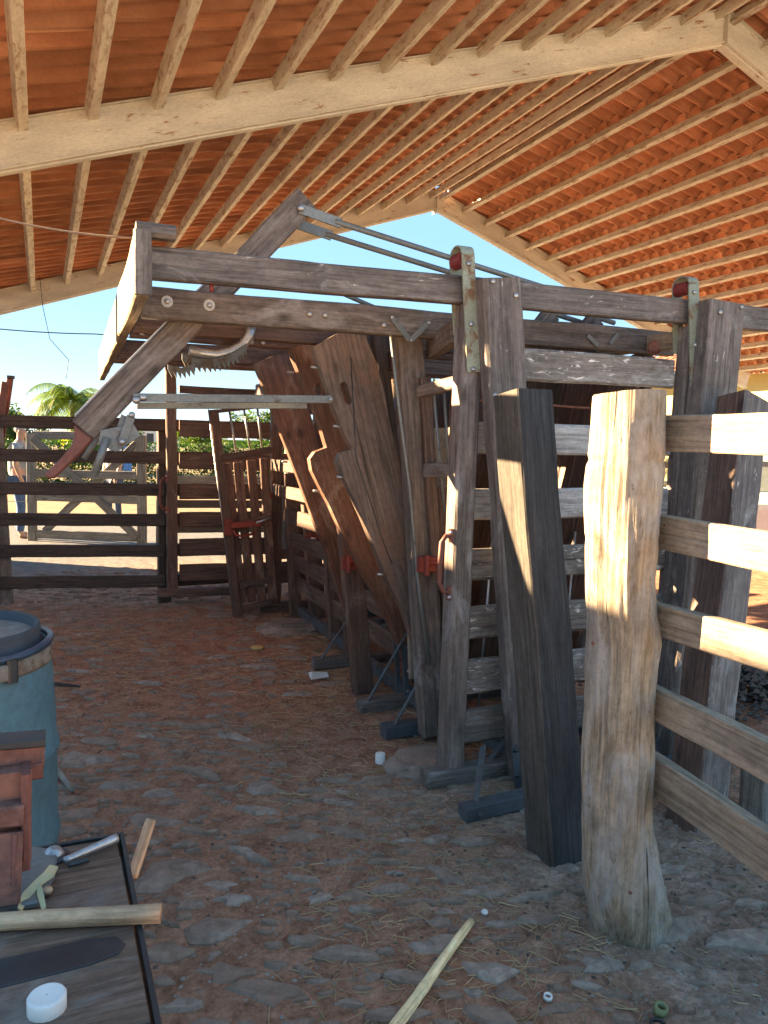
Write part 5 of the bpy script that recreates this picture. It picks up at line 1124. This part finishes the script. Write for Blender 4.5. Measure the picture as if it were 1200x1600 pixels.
def palm(label, base, h, fl, seed, mat='leaf_palm', group=None, nf=34):
    r2 = random.Random(seed); base = V(*base); T = thing('palm_tree', label, 'palm tree', tuple(base), group=group)
    top = base + V(0.1, 0, h); tube(T, 'trunk', [base + V(0, 0, -0.1), base.lerp(top, 0.5) + V(0.05, 0, 0), top], [0.19, 0.15, 0.13], 'trunk', 10)
    for k in range(nf):
        a = k * 2.4 + r2.uniform(-0.2, 0.2); el = r2.uniform(0.15, 1.25); L = fl * r2.uniform(0.8, 1.1); d0 = V(math.cos(a) * math.cos(el), math.sin(a) * math.cos(el), math.sin(el)); vs = []; fs = []; p = top.copy(); prev = p.copy(); seg = 12
        for i in range(seg):
            d0 = (d0 + V(0, 0, -0.21)).normalized(); q = p + d0 * L / seg; sd_ = d0.cross(V(0, 0, 1)).normalized(); o = len(vs); w = 0.02
            vs += [p + sd_ * w, p - sd_ * w, q - sd_ * w, q + sd_ * w]; fs.append((o, o + 1, o + 2, o + 3))
            if i > 0:
                for m2 in range(4):
                    pp = p.lerp(q, m2 / 4); ll = fl * 0.30 * math.sin(math.pi * min(0.97, (i + m2 / 4) / seg + 0.08)) + 0.1
                    for sg in (-1, 1):
                        o = len(vs); tip = pp + sd_ * sg * ll * 0.75 + V(0, 0, -ll * r2.uniform(0.35, 0.75)) + d0 * ll * 0.4
                        vs += [pp, pp + d0 * 0.05, tip]; fs.append((o, o + 1, o + 2))
            p = q
        put('frond', mesh('frond', vs, fs), M[mat], T, I4)
    return T
palm('feathery palm with drooping fronds rising beyond the braced gate at the left', (1.354, 42.487, 0.000), 3.5, 2.9, 5)
palm('palm crown showing just under the chute rail to the right of the near post', (8.6, 19.0, 0), 4.3, 1.7, 9, nf=14)
tree('bushy_tree', 'dark green rounded tree left of the palm', (-1.4, 34.0, 0), 2.9, 1.5, 'leaf', 5000, 21, low=0.25)
tree('bushy_tree', 'low wide tree directly behind the palm', (2.4, 40.0, 0), 2.3, 1.8, 'leaf', 4500, 22, low=0.2)
tree('flowering_shrub', 'yellow-flowering shrub at the foot of the palm', (1.747, 50.200, 0.000), 1.9, 0.8, 'flower', 1500, 23, 0.06, 0.07, 'shrub', low=0.5)
tree('bushy_tree', 'bright light-green tree right of the palm beyond the far gate', (8.0, 42.0, 0), 2.5, 1.8, 'leaf_bright', 4000, 24, low=0.2)
tree('bushy_tree', 'small hazy tree on the skyline behind the far gate', (5.2, 60.0, 0), 3.0, 2.2, 'leaf', 3500, 25, low=0.2)
tree('bushy_tree', 'tree seen through the guard bars beside the sliding gate', (9.5, 21.0, 0), 3.9, 1.9, 'leaf_bright', 6000, 26, low=0.15)
tree('bushy_tree', 'light-green tree seen through the upper slats of the entry gate', (13.0, 19.0, 0), 3.7, 1.7, 'leaf_bright', 4500, 27, low=0.15)
tree('bushy_tree', 'leafy tree behind the neck panels', (7.6, 26.0, 0), 3.2, 1.8, 'leaf', 4000, 28, low=0.15)
v_, f_ = [], []
r2 = random.Random(77)
for k in range(42000):
    x = r2.uniform(-8, 26); y = 28 + r2.uniform(-0.5, 0.5) - x * 0.10; z = r2.uniform(0.0, 1.55 + 0.12 * noise.noise(V(x * 0.8, 0, 4))); a = V(r2.gauss(0, 1), r2.gauss(0, 1), r2.gauss(0, 1)).normalized(); b = a.orthogonal().normalized(); s = 0.065 * r2.uniform(0.5, 1.3); o = len(v_)
    p = V(x, y, z); v_ += [p - a * s, p + b * s * 0.5, p + a * s, p - b * s * 0.5]; f_ += [(o, o + 1, o + 2, o + 3)]
hd = put('hedge', mesh('hedge', v_, f_), M['leaf_hedge'], None, I4); tag(hd, 'long clipped dark green hedge behind the field gate and fence', 'hedge', kind='stuff')
v_, f_ = [], []
for k in range(9000):
    x = r2.uniform(-6, 24); y = 26.9 + r2.uniform(-1.2, 0.3) - x * 0.10; s = r2.uniform(0.05, 0.12); a = r2.uniform(0, 6.28); o = len(v_)
    v_ += [(x - 0.02 * math.cos(a), y - 0.02 * math.sin(a), 0), (x + 0.02 * math.cos(a), y + 0.02 * math.sin(a), 0), (x + r2.uniform(-.05, .05), y, s * 1.6)]; f_ += [(o, o + 1, o + 2)]
gs = put('grass', mesh('grass', v_, f_), M['leaf_bright'], None, I4); tag(gs, 'strip of short green grass at the foot of the hedge', 'grass', kind='stuff')
tag(put('far_hills', mesh('hills', [(x, 420 + 30 * noise.noise(V(x * 0.004, 2, 0)), z) for x in range(-500, 501, 20) for z in (-2, 4.5 + 3 * noise.noise(V(x * 0.012, 7, 0)))], [(2 * i, 2 * i + 2, 2 * i + 3, 2 * i + 1) for i in range(50)]), M['leaf_hedge'], None, I4), kind='structure')
# distant white building
hb = thing('distant_building', 'tiny pale building on the skyline behind the far gate', 'building', (9.2, 75, 0))
board(hb, 'wall', (7.4, 75, 1.7), (11.6, 75, 1.7), 3.4, 4.0, UZ, 'white_wall', wob=0)
board(hb, 'roof', (7.1, 75, 3.55), (11.9, 75, 3.55), 0.3, 4.6, UZ, 'greywood', wob=0)
for x in (8.0, 9.0, 10.0, 11.0): board(hb, 'window', (x - 0.3, 72.99, 2.0), (x + 0.3, 72.99, 2.0), 0.9, 0.06, UZ, 'dark_metal', wob=0)

# yellow house at right
yh = thing('yellow_house', 'pale yellow rendered house with orange tiled eaves behind the right-hand posts', 'house', (15, 14, 0))
hd_ = V(math.sin(R(50)), math.cos(R(50)), 0); h0 = V(*(15.853, 17.000, 2.769)); h0.z = 0; hn = V(-hd_.y, hd_.x, 0)
YD = V(-math.sin(R(-58)), -math.cos(R(-58)), 0)
a0 = V(14.6, 17.2, 0); a1 = V(15.8, 11.6, 0); wd_ = (a1 - a0).normalized(); wn_ = V(-wd_.y, wd_.x, 0)
if wn_.x < 0: wn_ = -wn_
EZ = 3.55
W_ = board(yh, 'wall', a0 + wn_ * 2.0 + V(0, 0, EZ / 2 - 0.05), a0 + wd_ * 9 + wn_ * 2.0 + V(0, 0, EZ / 2 - 0.05), EZ, 4.0, UZ, 'yellow_wall', wob=0)
board(yh, 'fascia', a0 - wn_ * 0.62 + V(0, 0, EZ - 0.10), a0 + wd_ * 9.4 - wn_ * 0.62 + V(0, 0, EZ - 0.10), 0.13, 0.035, UZ, 'brown_paint', wob=0)
ex_, up_ = wn_, V(0, 0, 1); sl_ = (wn_ * math.cos(R(18)) + up_ * math.sin(R(18)))
for r_ in range(5):
    for c in range(42):
        y_ = c * 0.22; b0 = a0 + wd_ * y_ - wn_ * 0.72 + V(0, 0, EZ - 0.02) + sl_ * (0.40 * r_)
        x_ = -sl_; zv = (V(0, 0, 1) - x_ * x_.z).normalized(); yv = zv.cross(x_); m = Matrix((x_, yv, zv)).transposed().to_4x4(); m.translation = b0 + sl_ * 0.42 + zv * 0.03
        put('roof_tile', tm, None, yh, m @ Matrix.Rotation(0.05, 4, 'Y') @ Matrix.Scale(1.12, 4))
# car
car = thing('parked_car', 'whitish parked car glimpsed between the right-hand timber and the frame edge', 'car', (9.6, 9.6, 0))
cm = Matrix.Translation((10.6, 9.4, 0)) @ Matrix.Rotation(R(62), 4, 'Z')
def cpr(name, pts, w, mat, y0, bev=0.03): return prism(car, name, pts, [], w, cm @ Matrix.Translation((0, y0, 0)) @ Matrix.Rotation(R(90), 4, 'X'), mat, bev)
cpr('body', [(-2.0, 0.25), (1.95, 0.25), (2.05, 0.55), (1.95, 0.78), (1.05, 0.92), (-1.75, 0.98), (-2.05, 0.8)], 1.7, 'carwhite', 0.85, 0.05)
cpr('cabin', [(-1.55, 0.96), (1.0, 0.92), (0.35, 1.38), (-0.2, 1.46), (-1.15, 1.44)], 1.5, 'glass', 0.75, 0.05)
cpr('roof', [(-1.2, 1.43), (0.3, 1.37), (0.1, 1.44), (-0.25, 1.485), (-1.1, 1.47)], 1.46, 'carwhite', 0.73, 0.01)
for x_ in (-1.3, 1.25):
    for y_ in (-0.86, 0.86):
        w_ = tube(car, 'wheel', [cm @ V(x_, y_ - 0.09, 0.31), cm @ V(x_, y_ + 0.09, 0.31)], 0.31, 'tyre', 20, False); tube(w_, 'rim', [cm @ V(x_, y_ - 0.1, 0.31), cm @ V(x_, y_ + 0.1, 0.31)], 0.19, 'galv', 14, False)

GROUPS = {'sliding_gate': 'sliding slatted gates of the chute', 'leaning_timber': 'loose squared timbers leaning at the chute', 'bushy_tree': 'trees beyond the yard', 'palm_tree': 'palms beyond the yard',
          'concrete_footing': 'concrete lumps under the chute', 'tool_handle': 'wooden tool handles at the bench', 'bottle_cap': 'white plastic caps', 'dark_stick': 'dark sticks by the drum', 'person': 'people standing in the yard'}
for o in list(S.objects):
    if o.parent is None:
        g = GROUPS.get(o.name.split('.')[0])
        if g: o['group'] = g
